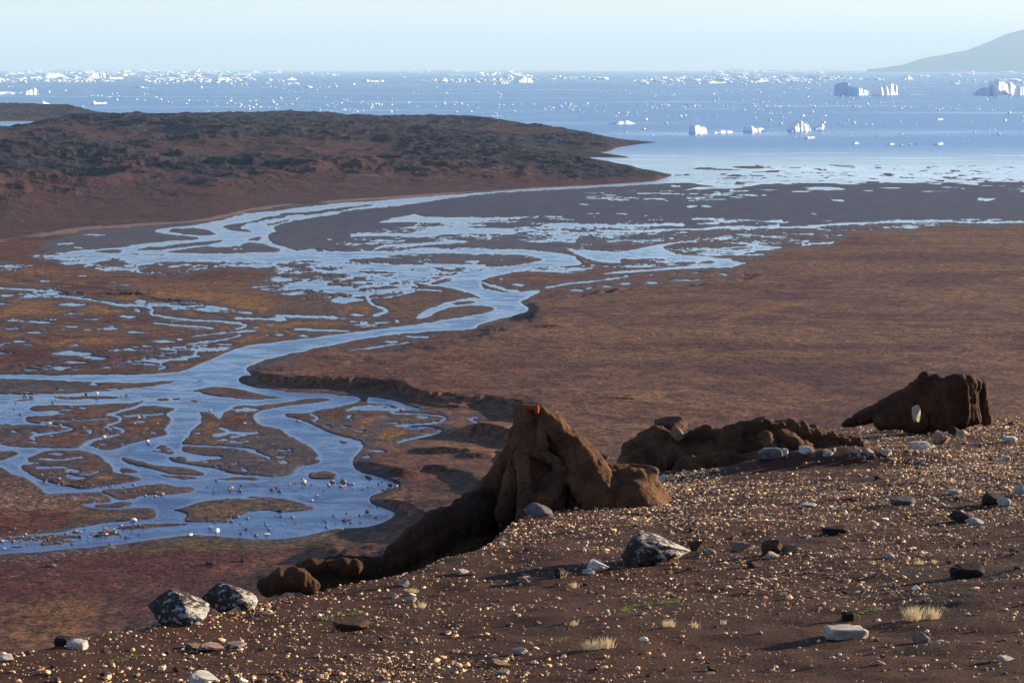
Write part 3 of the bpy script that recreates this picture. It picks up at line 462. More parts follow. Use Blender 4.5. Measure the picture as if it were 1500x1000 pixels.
# ------------------------------------------------------------------ hills west of the river
def hill(name, foot, crest, back, x0, x1, rough, seed, rock=.5, beach=True, label=None, nt=220, dc=None, kx=1.2):
    xs = np.arange(x0, x1 + .01, kx); n = len(xs)
    fy = np.interp(xs, *zip(*foot)); cy = np.interp(xs, *zip(*crest)); cy = np.minimum(cy, fy - .15)
    k = np.hanning(9); k /= k.sum(); fy = np.convolve(np.pad(fy, 4, 'edge'), k, 'valid'); cy = np.convolve(np.pad(cy, 4, 'edge'), k, 'valid')
    u, vf = ray(xs, fy); _, vc = ray(xs, cy); uc = u
    Df = CAMZ / -vf; Dcm = (CAMZ - .0) / -vc
    fr = .55 if dc is None else np.interp(xs, *zip(*dc))
    Dc = Df + (Dcm - Df) * fr; Hc = CAMZ + vc * Dc; Hc = np.maximum(Hc, .3)
    t = np.concatenate([np.linspace(0, 1, nt), 1 + np.linspace(0, 1, nt // 3)[1:] ** 1.2 * back]); tt = t[:, None]
    D = np.where(tt <= 1, Df + (Dc - Df) * tt, Dc + (tt - 1) * np.maximum(Dc - Df, 350))
    prof = np.where(tt <= 1, .25 * tt + .75 * np.sin(np.clip(tt, 0, 1) * math.pi / 2) ** 1.35 * (1 - .08 * np.sin(tt * 9 + xs / 90.)), 1 - 1.15 * sst((tt - 1) / back))
    X = u * D; n1 = ridged(X / 210, D / 260, 5, seed); n2 = fbm(X / 420, D / 520, 3, seed + 5); n3 = ridged(X / 48, D / 60, 4, seed + 9)
    n4 = ridged(X / 110, D / 95, 4, seed + 19)
    amp = rough * np.clip(Hc, 2, 60) ** .9 * sst((tt - .06) / .3) * (1 - .2 * sst((tt - .8) / .2) * (tt <= 1.3))
    rk = sst((n2 + .5 * n1 - .78 + rock * .25) / .12)
    z = Hc * prof + amp * ((n1 - .62) * 1.25 + (n2 - .5) * 1.1 + (n4 - .6) * 1.15 * (.35 + .65 * rk)) + 9. * rk * (n3 - .6) * np.clip(tt * 3, 0, 1) * np.clip(Hc / 20, 0, 1)
    z = np.where(tt <= .0001, .1, z); z = np.where(tt < .05, np.minimum(z, 2.2 + 0 * z), z); z = z - 9 * sst((tt - 1) / back * 1.2) * sst((30 - Hc) / 20); z = np.where(tt > 1 + back * .97, -4, z)
    edge = np.minimum(xs - x0, x1 - xs) if name.endswith('x') else None
    co = np.stack([X, D + 0 * X, z], -1); skirt0 = co[:1].copy(); skirt0[..., 2] = -3; co = np.concatenate([skirt0, co])
    bm_ = np.concatenate([np.ones((1, n)), (z < 2.3) * (tt < .014 + .016 * vnoise(X / 120, D * 0, 6)) * sst((vnoise(X / 60, D / 60, 3) - .2) / .2)]) * beach
    rk = np.concatenate([rk[:1] * 0, rk * sst((tt - .12 - .7 * (n2 - .5) - .3 * (n1 - .6)) / .12)])
    me = mesh_np(name, co.reshape(-1, 3), grid_faces(co.shape[0], n))
    attr(me, "zones", np.stack([rk, bm_, rk * 0], -1).reshape(-1, 3)); return tag(link(name, me, M['hill']), label, kind="structure")
hill("hills", [(-170, 385), (0, 360.5), (50, 352), (100, 343.5), (167, 337.5), (217, 333.5), (267, 331.5), (317, 323.5), (370, 310), (417, 303.5), (500, 297.3), (600, 290.3), (700, 282), (793, 275.4), (860, 272.5), (930, 268), (960, 265), (979, 259), (984, 256.5)],
     [(-170, 192), (0, 188), (60, 182), (100, 175), (130, 172), (200, 171), (260, 172), (330, 180), (400, 187), (450, 184), (500, 181), (600, 182), (650, 191), (700, 203), (750, 213), (833, 228), (933, 247), (975, 255), (984, 256.4)],
     .5, -170, 984, .50, 11, .75, label="dark rocky hills above the river with red heath at the foot", nt=260)
hill("hills", [(120, 240), (700, 233), (800, 228), (860, 225.5), (890, 222.5), (905, 216), (935, 211.6), (962, 208.6)],
     [(120, 176), (190, 174), (250, 169.5), (330, 167), (430, 164.5), (500, 167.5), (560, 171.5), (640, 170), (700, 172.5), (760, 180), (850, 193), (900, 203), (945, 207.6), (962, 208.4)],
     .5, 120, 962, .40, 41, 1., label="second ridge of dark rock ending in a low cape", nt=150)
hill("hills", [(690, 233), (760, 231.5), (860, 230.6), (921, 230.8)], [(690, 221), (760, 216), (820, 217.5), (880, 224), (921, 230.5)], .6, 690, 921, .3, 61, .6, label="small dark spit in front of the cape", nt=80)
hill("hills", [(-170, 178.5), (0, 178), (100, 178), (150, 174), (190, 171.8), (260, 171), (330, 172)], [(-170, 149), (0, 151), (60, 152.5), (100, 154), (125, 160), (140, 164), (175, 167), (200, 168), (270, 168.5), (330, 170)],
     .6, -170, 330, .22, 71, 1.2, label="far dark hill behind the small lake", nt=110)
# distant mountain across the bay
def mountain():
    xs = np.arange(1270, 2060, 3.); cy = np.interp(xs, [1270, 1287, 1322, 1354, 1377, 1417, 1452, 1472, 1500, 1560, 1650, 1750, 1850, 1950, 2060], [101.5, 100.4, 95.5, 84.5, 80.6, 72.7, 59, 50, 42, 29, 25, 32, 50, 78, 101.5])
    Dc = 92000.; Df = 83000.; u, v = ray(xs, cy); H = np.maximum(CAMZ + v * Dc, 1)
    t = np.concatenate([np.linspace(0, 1, 60), np.linspace(1, 1.6, 16)[1:]])[:, None]; D = Df + (Dc - Df) * t
    X = u * D; n = ridged(X / 5200, D / 4200, 5, 5)
    z = H * np.where(t <= 1, .10 * sst(t * 3) + .9 * sst(t) ** 1.1, 1 - 1.1 * sst((t - 1) / .6)) + (n - .62) * H * .30 * np.clip(1.4 - t, .25, 1) * np.clip(t * 3, 0, 1) * (t < 1.5)
    z[0] = -5; z[-1] = -5
    me = mesh_np("mountain", np.stack([X, D + 0 * X, z], -1).reshape(-1, 3), grid_faces(len(t), len(xs)))
    attr(me, "zones", np.zeros((len(me.vertices), 3))); t_ = NT("mountain_rock"); p = t_.pos(); nn = t_.noise(p, .0006, 6, .65); t_.color(t_.mix(nn, (.030, .020, .034, 1), (.065, .042, .050, 1))); t_.bump(nn, 300., .6)
    tag(link("mountain", me, t_.m), "hazy blue mountain slope across the bay", kind="structure")
mountain()

# ------------------------------------------------------------------ icebergs
def ico(sub):
    bm = bmesh.new(); bmesh.ops.create_icosphere(bm, subdivisions=sub, radius=1.); V = np.array([v.co[:] for v in bm.verts]); Fc = np.array([[v.index for v in f.verts] for f in bm.faces]); bm.free(); return V, Fc
ICO1, ICO2, ICO3, ICO4 = ico(1), ico(2), ico(3), ico(4)
def rock_mesh(name, seed, sub=ICO3, cuts=9, rough=.12, flat=True, sc=(1, 1, 1), top=None):
    r = np.random.default_rng(seed); V = sub[0].copy(); V = V * (1 + rough * (fbm(V[:, 0] * 1.3 + V[:, 2] * 2.1 + seed, V[:, 1] * 1.3 + V[:, 2] * .7, 3, seed)[:, None] - .5) * 2)
    for _ in range(cuts):
        n = r.normal(size=3); n /= np.linalg.norm(n); d = r.uniform(.50, .84); s = V @ n - d; V = V - np.where(s > 0, s, 0)[:, None] * n * .92
    V = V + (fbm(V[:, 0] * 6 + V[:, 2] * 4, V[:, 1] * 6 - V[:, 2] * 3, 3, seed + 3)[:, None] - .5) * .09 * V
    V *= np.array(sc); V[:, 2] = np.maximum(V[:, 2], -.6)
    return mesh_np(name, V, sub[1], not flat)
def berg_mesh(name, seed, pts, depth):
    """an iceberg from its outline: (x, height) list across a unit width; uneven thickness with crags"""
    r = np.random.default_rng(seed); nx, ny = 56, 26; xs = np.linspace(-.5, .5, nx); ys = np.linspace(-.5, .5, ny); gx, gy = np.meshgrid(xs, ys)
    h = np.interp(gx, [p[0] for p in pts], [p[1] for p in pts])
    lim = (1 - (2 * np.abs(gx)) ** 6) ; sidey = sst((.5 - np.abs(gy)) / (.10 + .12 * vnoise(gx * 9, gx * 0 + seed, seed)))
    tilt = 1 - .35 * (gy + .5) * vnoise(gx * 4, gy * 0, seed + 1)
    z = h * sidey * np.where(np.abs(gx) > .485, 0, 1) * tilt * (.86 + .28 * ridged(gx * 7, gy * 5 * depth, 3, seed + 2) ** 2)
    z[0] = z[-1] = -.02; z[:, 0] = z[:, -1] = -.02
    V = np.stack([gx + (vnoise(gx * 11, gy * 11, seed) - .5) * .03, gy * depth + (vnoise(gx * 8, gy * 5, seed + 9) - .5) * .1 * depth, z], -1).reshape(-1, 3)
    return mesh_np(name, V, grid_faces(ny, nx), False)
def put_berg(px, base, w, h, pts, label, seed, depth=.55, rot=0., mat='ice', group=None, name="iceberg"):
    p = valley_pt(px, base); wd = w / F * p.y; hh = h / F * p.y; m = max(q[1] for q in pts)
    me = berg_mesh("iceberg", seed, [(a, b / m * hh / wd) for a, b in pts], depth); o = link(name, me, M[mat]); o.location = p + Vector((0, wd * depth / 2, -.02 * wd)); o.scale = (wd, wd, wd); o.rotation_euler.z = rot
    return tag(o, label, "iceberg", group)
TAB = [(-.5, .7), (-.3, .8), (.1, .75), (.3, 1), (.5, .85)]; PEAK = [(-.5, .25), (-.2, .5), (0, 1), (.1, .7), (.35, .45), (.5, .2)]
BERGS = [
 (18, 138.5, 66, 6, [(-.5, .7), (.1, .6), (.4, .8), (.5, .4)], "long low white iceberg at the left edge of the bay"), (42, 139, 22, 10, [(-.5, .4), (0, .9), (.3, 1), (.5, .6)], "white rounded iceberg at the end of the long low one, left"),
 (60, 155, 24, 8, PEAK, "white iceberg showing just over the far dark hill"), (144, 152.5, 22, 6.5, [(-.5, 1), (-.3, .5), (.2, .4), (.5, .7)], "small horned white iceberg beyond the small inlet"),
 (345, 168.5, 46, 7, [(-.5, .9), (-.35, .6), (-.2, 1), (0, .4), (.2, .8), (.5, .5)], "ragged white iceberg rising behind the ridge"), (910, 182, 40, 6, [(-.5, .2), (-.2, .8), (.2, 1), (.5, .3)], "low white ice hump north of the cape"),
 (1023, 195, 28, 13, [(-.5, .9), (-.2, 1), (.1, .6), (.3, .8), (.5, .3)], "blocky white iceberg with a cleft, first of the near row"), (1056, 195, 38, 5, [(-.5, .3), (0, .8), (.5, .5)], "flat white iceberg beside the cleft one in the near row"),
 (1106, 193, 34, 10, [(-.5, 1), (-.35, .9), (-.25, .5), (.3, .6), (.5, .4)], "white iceberg with an upright horn at one end, near row"), (1172, 192, 34, 15, [(-.5, .3), (-.3, .9), (-.1, 1), (.1, .8), (.4, .6), (.5, .2)], "tallest rounded white iceberg of the near row"),
 (1199, 190, 18, 11, [(-.5, .2), (0, .4), (.3, 1), (.5, .6)], "small fin shaped iceberg beside the tallest of the near row"), (1186, 203, 14, 4, TAB, "little white floe just below the tall near iceberg"),
 (1238, 139.5, 28, 21, [(-.5, .75), (-.2, .95), (.1, 1), (.3, .7), (.5, .5)], "large blue shaded iceberg with a jagged top"), (1262, 140, 26, 13, [(-.5, .9), (0, .7), (.4, .5), (.5, .4)], "blue and white sloping iceberg between two larger ones"),
 (1297, 139.5, 36, 18, [(-.5, .7), (-.25, .95), (0, .7), (.2, 1), (.4, .95), (.5, .8)], "large white iceberg with an arched front"), (1345, 139, 60, 1.6, [(-.5, .5), (0, 1), (.5, .4)], "thin white ice sheet trailing from the arched iceberg"),
 (1440, 139.5, 26, 14, [(-.5, .2), (0, .8), (.5, 1)], "blue shaded flank of ice beside the big tabular iceberg"), (1470, 139.5, 40, 22, [(-.5, .75), (-.35, 1), (0, .9), (.3, .95), (.5, .7)], "big tabular white iceberg at the right edge of the bay"),
 (1498, 139.5, 22, 17, TAB, "square white iceberg cut by the right edge of the photo"), (1329, 116.5, 22, 6, PEAK, "small white iceberg farther out above the arched one"), (75, 114, 36, 8, [(-.5, .5), (-.1, 1), (.2, .9), (.5, .4)], "white iceberg far out at upper left"),
 (137, 115, 30, 9, [(-.5, .4), (-.1, .9), (.3, 1), (.5, .2)], "double humped white iceberg far out at upper left"), (165, 116, 24, 4, TAB, "flat white iceberg beside the double humped one"), (767, 121, 28, 9, [(-.5, .4), (-.2, 1), (.2, .8), (.5, .3)], "largest far white iceberg above the middle of the bay"),
 (650, 119, 12, 6, PEAK, "small peaked iceberg left of the largest far one"), (545, 120, 30, 4, [(-.5, 1), (0, .5), (.5, .8)], "low white iceberg in the far middle distance"), (739, 123, 16, 5, TAB, "flat white iceberg just below the largest far one"),
 (290, 106, 8, 7, PEAK, "small pale spire on the horizon"), (325, 118, 20, 5, TAB, "low white iceberg far out on the left"), (425, 117.5, 18, 5, PEAK, "white iceberg far out left of the middle"), (1045, 122, 40, 4, [(-.5, .7), (-.2, 1), (.1, .4), (.5, .6)], "long low white iceberg far out right of the middle"),
 (1112, 120.5, 26, 6, PEAK, "peaked white iceberg far out right of the middle"), (1376, 176, 12, 3, TAB, "little grey white floe in open water, right"), (1305, 212, 12, 3.4, PEAK, "dirty dark floe in the near water"), (1375, 212, 16, 4, TAB, "low white floe near the shore, right"), (1253, 211, 12, 4, PEAK, "little white floe near the shore flats")]
for i, b in enumerate(BERGS):
    put_berg(*b[:4], b[4], b[5], 100 + i * 7, depth=.45 + .25 * random.random(), rot=(random.uniform(.55, .85) if 'blue shaded' not in b[5] else -.3) * (.5 if b[2] > 50 else 1), mat='shadeice' if 'blue' in b[5] else 'ice', group="icebergs in the bay")
# drifting floes: the largest as objects of their own, the rest as one field
def ice_spots(n):
    out = []
    while len(out) < n:
        k = random.random()
        if k < .66: py = random.choice([103 + abs(random.gauss(0, 3.5)), 103 + abs(random.gauss(0, 10)), random.gauss(118, 2.2)]); w = random.choice([1.6, 2, 3, 4, 7, 12, 20, 30]) * random.uniform(.6, 1.2)
        elif k < .72: py = random.uniform(120, 145); w = random.uniform(1.5, 4.5)
        elif k < .90: py = random.gauss(158, 8); w = random.uniform(1.6, 5)
        else: py = random.uniform(165, 214); w = random.uniform(1.8, 6)
        px = random.uniform(-120, 1620)
        if py < 103.2 or py > 216: continue
        if fbm(np.array(px / 90.), np.array(py / 5.), 2, 88) < (.46 if py < 122 else .53): continue
        if py > np.interp(px, [-200, 0, 150, 300, 700, 850, 960, 985, 1010, 1600], [148, 148, 160, 164, 168, 190, 206, 214, 222, 222]): continue
        if w > 7 and py > 118: w *= .5
        out.append((px, py, w, min(w * random.uniform(.28, .6), random.uniform(1.2, 3.2) if w > 6 else 4)))
    return out
spots = sorted(ice_spots(2700), key=lambda s: -s[2] * s[3]); 
protos = [rock_mesh("ice_floe", 300 + k, ICO2, 8, .35, True, (1, .7, 1)) for k in range(8)]
for i, (px, py, w, h) in enumerate(spots[:255]):
    p = valley_pt(px, py); o = link("ice_floe", protos[i % 8]); o.data.materials.clear() if False else None
    s = w / 2 / F * p.y; o.location = p + Vector((0, 0, h * .3 / F * p.y)); o.scale = (s, s * random.uniform(.6, 1.3), h / F * p.y * .7); o.rotation_euler.z = random.uniform(-.5, .5)
    zone = "in the crowded band along the horizon" if py < 122 else ("in the open water beyond the cape" if py < 172 else "in the near water of the bay")
    tag(o, "small white ice floe drifting " + zone, "ice floe", "ice floes " + zone)
for m_ in protos: m_.materials.clear(); m_.materials.append(M['ice'])
VV, FF = [], []; off = 0
for (px, py, w, h) in spots[255:]:
    p = valley_pt(px, py); s = w / 2 / F * p.y; V = ICO1[0] * (1 + RNG.uniform(-.35, .35, (len(ICO1[0]), 1))); V = V * np.array([s, s, h / F * p.y * .7]) + np.array([p.x, p.y, h * .25 / F * p.y]); VV.append(V); FF.append(ICO1[1] + off); off += len(V)
tag(link("brash_ice", mesh_np("brash_ice", np.concatenate(VV), np.concatenate(FF), False), M['ice']), "scattered small brash ice far across the bay", kind="stuff")

# ------------------------------------------------------------------ foreground hillside
HB, GA, GB = 2.6, .06, -.15
EX = np.array([-600, -60, -15, -9, -4.7, -2.85, -1.25, -.45, .15, .55, 2.1, 5.5, 9.6, 14.2, 30, 100, 600]); EY = np.array([-60, 4, 11.5, 14.5, 17.7, 21.2, 22.6, 24.6, 28.8, 33.5, 40, 47.5, 53.5, 53.5, 51, 60, 120])
def edge(x): return np.interp(x, EX, EY)
def gz(x, y):
    x = np.asarray(x, float); y = np.asarray(y, float)
    xs = np.where(x > 25, 25 + 30 * (1 - np.exp(-(x - 25) / 30)), x); yy = np.clip(y, -25, None)
    z = CAMZ - HB + GA * xs + GB * yy
    z = z + (fbm(x / 2.6, y / 2.6, 4, 3) - .5) * .20 + (fbm(x / .5, y / .5, 3, 9) - .5) * .055 + (fbm(x / 9, y / 9, 2, 4) - .5) * .3
    z = z + .42 * np.exp(-((x - 6.1) / 2.0) ** 2 - ((y - 36.0) / .75) ** 2)
    s = np.clip(y - edge(x) + .3 * (fbm(x / 1.5, x * 0, 3, 8) - .5) * 3, 0, None)
    z = z - .62 * np.where(s < 1.6, s * s / 3.2, s - .8) * np.where(s < 60, 1, 1)
    return np.maximum(z, -6 + 0 * z)
def axis(dense0, dense1, step, lo, hi, n):
    d = np.arange(dense0, dense1, step); a = dense0 - np.geomspace(step, dense0 - lo, n)[::-1]; b = dense1 + np.geomspace(step, hi - dense1, n); return np.concatenate([a, d, b])
gxs = axis(-10, 17, .085, -520, 520, 90); gys = axis(11, 58, .10, -60, 420, 80)
gX, gY = np.meshgrid(gxs, gys); gZ = gz(gX, gY) + (fbm(gX / .16, gY / .16, 2, 21) - .5) * .022
me = mesh_np("ground", np.stack([gX, gY, gZ], -1).reshape(-1, 3), grid_faces(len(gys), len(gxs))); tag(link("ground", me, M['soil']), "stony brown hillside in front", kind="structure")
def on_ground(px, py):
    u, v = ray(px, py); ys = np.arange(8, 75, .03); d = CAMZ + v * ys - gz(u * ys, ys); i = np.argmax(d < 0)
    if d[i] >= 0: i = int(np.argmin(np.abs(d)))
    y = ys[i]; return Vector((float(u) * y, y, float(gz(u * y, y))))
# gravel
N = 560000; yy = np.sqrt(RNG.uniform(10.5 ** 2, 58 ** 2, N)); uu = RNG.uniform(-.36, .36, N); xx = uu * yy
k = yy < edge(xx) + .9; xx, yy = xx[k], yy[k]
vv = -(CAMZ - gz(xx, yy)) / yy; row = 500 - F * (-(vv * -1) * 0) ; ang = np.arctan(-vv) - PITCH; row = 500 + F * np.tan(ang); colp = 750 + F * (xx / yy) * (cp + (500 - row) / F * sp)
dens = .40 + .9 * sst((fbm(xx / 1.7, yy / 1.7, 3, 61) - .40) / .2)
dens *= 1 + 1.5 * np.exp(-((row - 725) / 45) ** 2) * sst((colp - 880) / 120); dens *= 1 - .75 * sst((row - 850) / 60) * sst((colp - 700) / 200) * (1 - .4 * vnoise(xx * 2, yy * 2, 4)); dens *= 1 + .6 * sst((860 + 0 * row - np.abs(row - 880)) / 900) * sst((760 - colp) / 200)
bare = np.exp(-((row - 693) / 22) ** 2) * sst((colp - 1040) / 30) * sst((1340 - colp) / 60); dens *= 1 - .85 * bare
dens *= 1 - .85 * sst((695 - row) / 14) * sst((colp - 930) / 40) * sst((1290 - colp) / 60)
k = RNG.uniform(0, 2.2, len(xx)) < dens; xx, yy = xx[k], yy[k]; n = len(xx)
rad = np.clip(.0088 * np.exp(RNG.normal(0, .55, n)), .004, .05) * (1 + .35 * sst((yy - 22) / 20))
zz = gz(xx, yy) + rad * .15
OCT = np.array([[1, 0, 0], [0, 1, 0], [-1, 0, 0], [0, -1, 0], [0, 0, 1], [0, 0, -1.]]); OF = np.array([[0, 1, 4], [1, 2, 4], [2, 3, 4], [3, 0, 4], [1, 0, 5], [2, 1, 5], [3, 2, 5], [0, 3, 5]])
def scatter(base, faces, x, y, z, r):
    n = len(x); m = len(base); V = base[None] * RNG.uniform(.6, 1.25, (n, m, 1)) * np.stack([RNG.uniform(.8, 1.5, n), RNG.uniform(.7, 1.1, n), RNG.uniform(.45, .95, n)], -1)[:, None]
    a = RNG.uniform(0, 6.28, n); c, s = np.cos(a)[:, None], np.sin(a)[:, None]; X = V[..., 0] * c - V[..., 1] * s; Y = V[..., 0] * s + V[..., 1] * c; b = RNG.normal(0, .35, n); cb, sb = np.cos(b)[:, None], np.sin(b)[:, None]
    Zv = V[..., 2] * cb - X * sb; X = X * cb + V[..., 2] * sb
    V = np.stack([X, Y, Zv], -1) * r[:, None, None] + np.stack([x, y, z], -1)[:, None]
    return V.reshape(-1, 3), (faces[None] + (np.arange(n) * m)[:, None, None]).reshape(-1, faces.shape[1])
big = rad > .016
V1, F1 = scatter(OCT, OF, xx[~big], yy[~big], zz[~big], rad[~big]); V2, F2 = scatter(ICO1[0], ICO1[1], xx[big], yy[big], zz[big], rad[big])
def tones(n):
    k = RNG.uniform(0, 1, n)[:, None]; j = RNG.uniform(.75, 1.25, n)[:, None]
    c = np.where(k < .26, [[.13, .066, .042]], np.where(k < .48, [[.36, .22, .13]], np.where(k < .88, [[.78, .53, .29]], [[.88, .75, .56]]))); return c * j
c1 = np.repeat(tones((~big).sum()), 6, 0); c2 = np.repeat(tones(big.sum()), len(ICO1[0]), 0)
me = mesh_np("gravel", np.concatenate([V1, V2]), np.concatenate([F1, F2 + len(V1)]), False); attr(me, "tone", np.clip(np.concatenate([c1, c2]) * np.array([.88, .80, .72]), 0, .85)); tag(link("gravel", me, M['pebble']), "pale pebbles strewn over the brown hillside", kind="stuff")

# ------------------------------------------------------------------ sand pinnacles and mounds
def hull(bm, spheres, sub=2):
    vs = []
    for c, r in spheres:
        rr = r if hasattr(r, '__len__') else (r, r, r)
        ret = bmesh.ops.create_icosphere(bm, subdivisions=sub, radius=1.)
        for v in ret['verts']: v.co = Vector((v.co.x * rr[0], v.co.y * rr[1], v.co.z * rr[2])) + c
    if len(spheres) > 1:
        pts = [v.co.copy() for v in bm.verts]; bm.clear()
        for q in pts: bm.verts.new(q)
        bmesh.ops.convex_hull(bm, input=bm.verts[:]); bmesh.ops.delete(bm, geom=[v for v in bm.verts if not v.link_faces], context='VERTS')
def sculpt(name, chains, Y, mat, voxel=.03, amp=.05, seed=1, base=None, smooth=6, ysc=1., grooves=0.):
    """chains: lists of (px, py, radius_px[, depth offset in m]); consecutive ones are joined by tapered hulls"""
    parts = []
    k = Y / F
    tmp = bpy.data.meshes.new("t"); allbm = bmesh.new()
    for ch in chains:
        P = [(at(c[0], c[1], Y + (c[3] if len(c) > 3 else 0)), (c[2] * k, c[2] * k * ysc, c[2] * k)) for c in ch]
        segs = [[P[0]]] if len(P) == 1 else [[P[i], P[i + 1]] for i in range(len(P) - 1)]
        for sg in segs:
            b = bmesh.new(); hull(b, sg); m = bpy.data.meshes.new("h"); b.to_mesh(m); b.free(); allbm.from_mesh(m); bpy.data.meshes.remove(m)
    org = at(chains[0][0][0], chains[0][0][1], Y); org.z = float(gz(org.x, org.y))
    bmesh.ops.translate(allbm, verts=allbm.verts, vec=-org); allbm.to_mesh(tmp); allbm.free()
    o = bpy.data.objects.new("tmp", tmp); COL.objects.link(o); md = o.modifiers.new("r", 'REMESH'); md.mode = 'VOXEL'; md.voxel_size = voxel
    md2 = o.modifiers.new("s", 'SMOOTH'); md2.iterations = smooth; md2.factor = .6
    dg = bpy.context.evaluated_depsgraph_get(); me = bpy.data.meshes.new_from_object(o.evaluated_get(dg)); bpy.data.objects.remove(o)
    n = len(me.vertices); V = np.empty(n * 3, np.float32); me.vertices.foreach_get("co", V); V = V.reshape(-1, 3).astype(float); Nn = np.empty(n * 3, np.float32); me.vertices.foreach_get("normal", Nn); Nn = Nn.reshape(-1, 3)
    a, b = V[:, 0] + V[:, 1] * .35, V[:, 2] * .9 + V[:, 1] * .3
    dsp = (fbm(a * 2.2 + 9, b * 1.8 + V[:, 1], 4, seed) - .5) * 2.2 + (ridged(a * 5, b * 3 - V[:, 1] * 2, 3, seed + 4) - .6) * .8 + (fbm(a * 16, b * 16 + V[:, 1] * 9, 3, seed + 8) - .5) * .5
    dsp += grooves * (ridged(a * 4.2, V[:, 1] * 3, 2, seed + 2) - .6) * 1.2
    V += Nn * (dsp * amp)[:, None]; me.vertices.foreach_set("co", V.astype(np.float32).ravel()); me.update()
    me.polygons.foreach_set("use_smooth", np.full(len(me.polygons), True)); me.name = name
    o = link(name, me, mat); o.location = org; return o
YP = 31.1
MCR = mat_stone('orange_lichen', (.36, .075, .018, 1), (.14, .045, .018, 1))
# main pinnacle with buttresses, looped ridge and shaded skirt
pin = sculpt("sand_pinnacle", [
    [(768, 602, 9), (772, 622, 20), (778, 655, 31), (782, 700, 42), (785, 755, 52)],
    [(765, 601, 8, .05), (790, 602, 9, .05), (800, 606, 9, .05)], [(766, 606, 10, .1), (760, 650, 17, .1)],
    [(792, 605, 12, .0), (810, 627, 19, -.1), (836, 657, 26, -.2), (862, 690, 31, -.45), (880, 722, 34, -.6), (886, 745, 34, -.65)],
    [(803, 620, 8, .0), (825, 665, 16, .0), (850, 715, 26, -.1), (850, 745, 30, -.1)],
    [(757, 634, 14, .1), (755, 662, 18, .2), (735, 700, 20, .3), (715, 735, 28, .3)],
    [(735, 690, 12, .3), (712, 722, 18, .4), (672, 765, 28, .3), (648, 790, 28, .4)],
    [(764, 668, 10, -.52), (767, 700, 12, -.72), (769, 738, 13, -.86), (768, 756, 15, -.9)],
    [(750, 700, 14, -.35), (745, 735, 18, -.4), (738, 752, 18, -.4)],
    [(774, 664, 8, -.38), (797, 666, 9, -.44), (813, 676, 9, -.50), (822, 692, 9, -.56), (815, 708, 13, -.52)], [(806, 712, 26, -.42), (800, 735, 30, -.5)],
    [(822, 705, 10, -.6), (808, 722, 16, -.7), (795, 735, 20, -.8)], [(836, 700, 6, -.62), (843, 716, 7, -.7), (852, 730, 9, -.7), (870, 738, 8, -.75)],
    [(791, 612, 6, -.16), (793, 635, 7, -.32), (796, 655, 8, -.46)]], YP, M['sand'], .022, .048, 3, smooth=1, grooves=.5)
cr = sculpt("lichen_crust", [[(774, 597, 3.2, -.08), (786, 598, 3.4, -.1)], [(792, 600, 3, -.05), (800, 605, 3, -.05)], [(806, 610, 2.6, .0), (811, 615, 2.4, .0)], [(786, 604, 2.6, -.18)]], YP, MCR, .010, .035, 77, smooth=0, grooves=1.5)
cr.parent = pin; cr.location = cr.location - pin.location; cr["label"] = "orange lichen crust on the tip"
tag(pin, "tall jagged brown sand pinnacle with orange lichen on its tip", "rock formation")
# crater mound leaning against it
cm = sculpt("sand_mound", [[(912, 706, 20), (935, 708, 24), (948, 702, 15), (956, 694, 8)], [(925, 708, 25), (932, 738, 46), (940, 775, 62)], [(950, 700, 11), (960, 722, 16), (970, 745, 20), (982, 770, 22)], [(930, 735, 34, -.3), (960, 775, 40, -.4)], [(895, 700, 13), (885, 725, 24), (880, 760, 40)], [(880, 686, 8, .2), (900, 688, 9, .2), (925, 686, 8, .3), (950, 688, 7, .2), (959, 691, 6, 0)]],
            YP - .5, M['sand'], .022, .032, 13, smooth=5, grooves=.3); tag(cm, "smooth brown sand mound with a dark hollow top against the tall pinnacle", "rock formation")
# shaded ridge joining to the left, with its low hump
def Yg(px, py): return on_ground(px, py).y
YR = 30.7
tag(sculpt("sand_ridge", [[(470, 836, 20), (500, 832, 22), (540, 836, 22), (570, 838, 22)], [(575, 838, 24), (592, 816, 28), (612, 800, 30), (645, 784, 36), (682, 764, 38), (706, 748, 34, .4)], [(600, 850, 34), (650, 835, 42), (700, 815, 46), (740, 800, 36, .8)], [(470, 875, 40), (540, 885, 46), (620, 890, 56), (700, 880, 60), (750, 850, 44, .4)], [(470, 930, 60), (600, 950, 80), (720, 930, 70)], [(480, 1030, 90), (600, 1040, 100), (700, 1020, 90)]], YR, M['sandshade'], .032, .06, 23, grooves=.6), "dark shaded sand ridge running down from the pinnacle", "rock formation")
tag(sculpt("sand_mound", [[(392, 858, 16), (415, 848, 19), (445, 850, 20), (455, 858, 18)], [(440, 834, 12, .6), (480, 828, 12, .7), (520, 832, 14, .7)]], Yg(420, 872) + .2, M['sanddark'], .016, .045, 33, smooth=2, grooves=1.), "low rounded brown mound at the end of the shaded ridge", "rock formation")
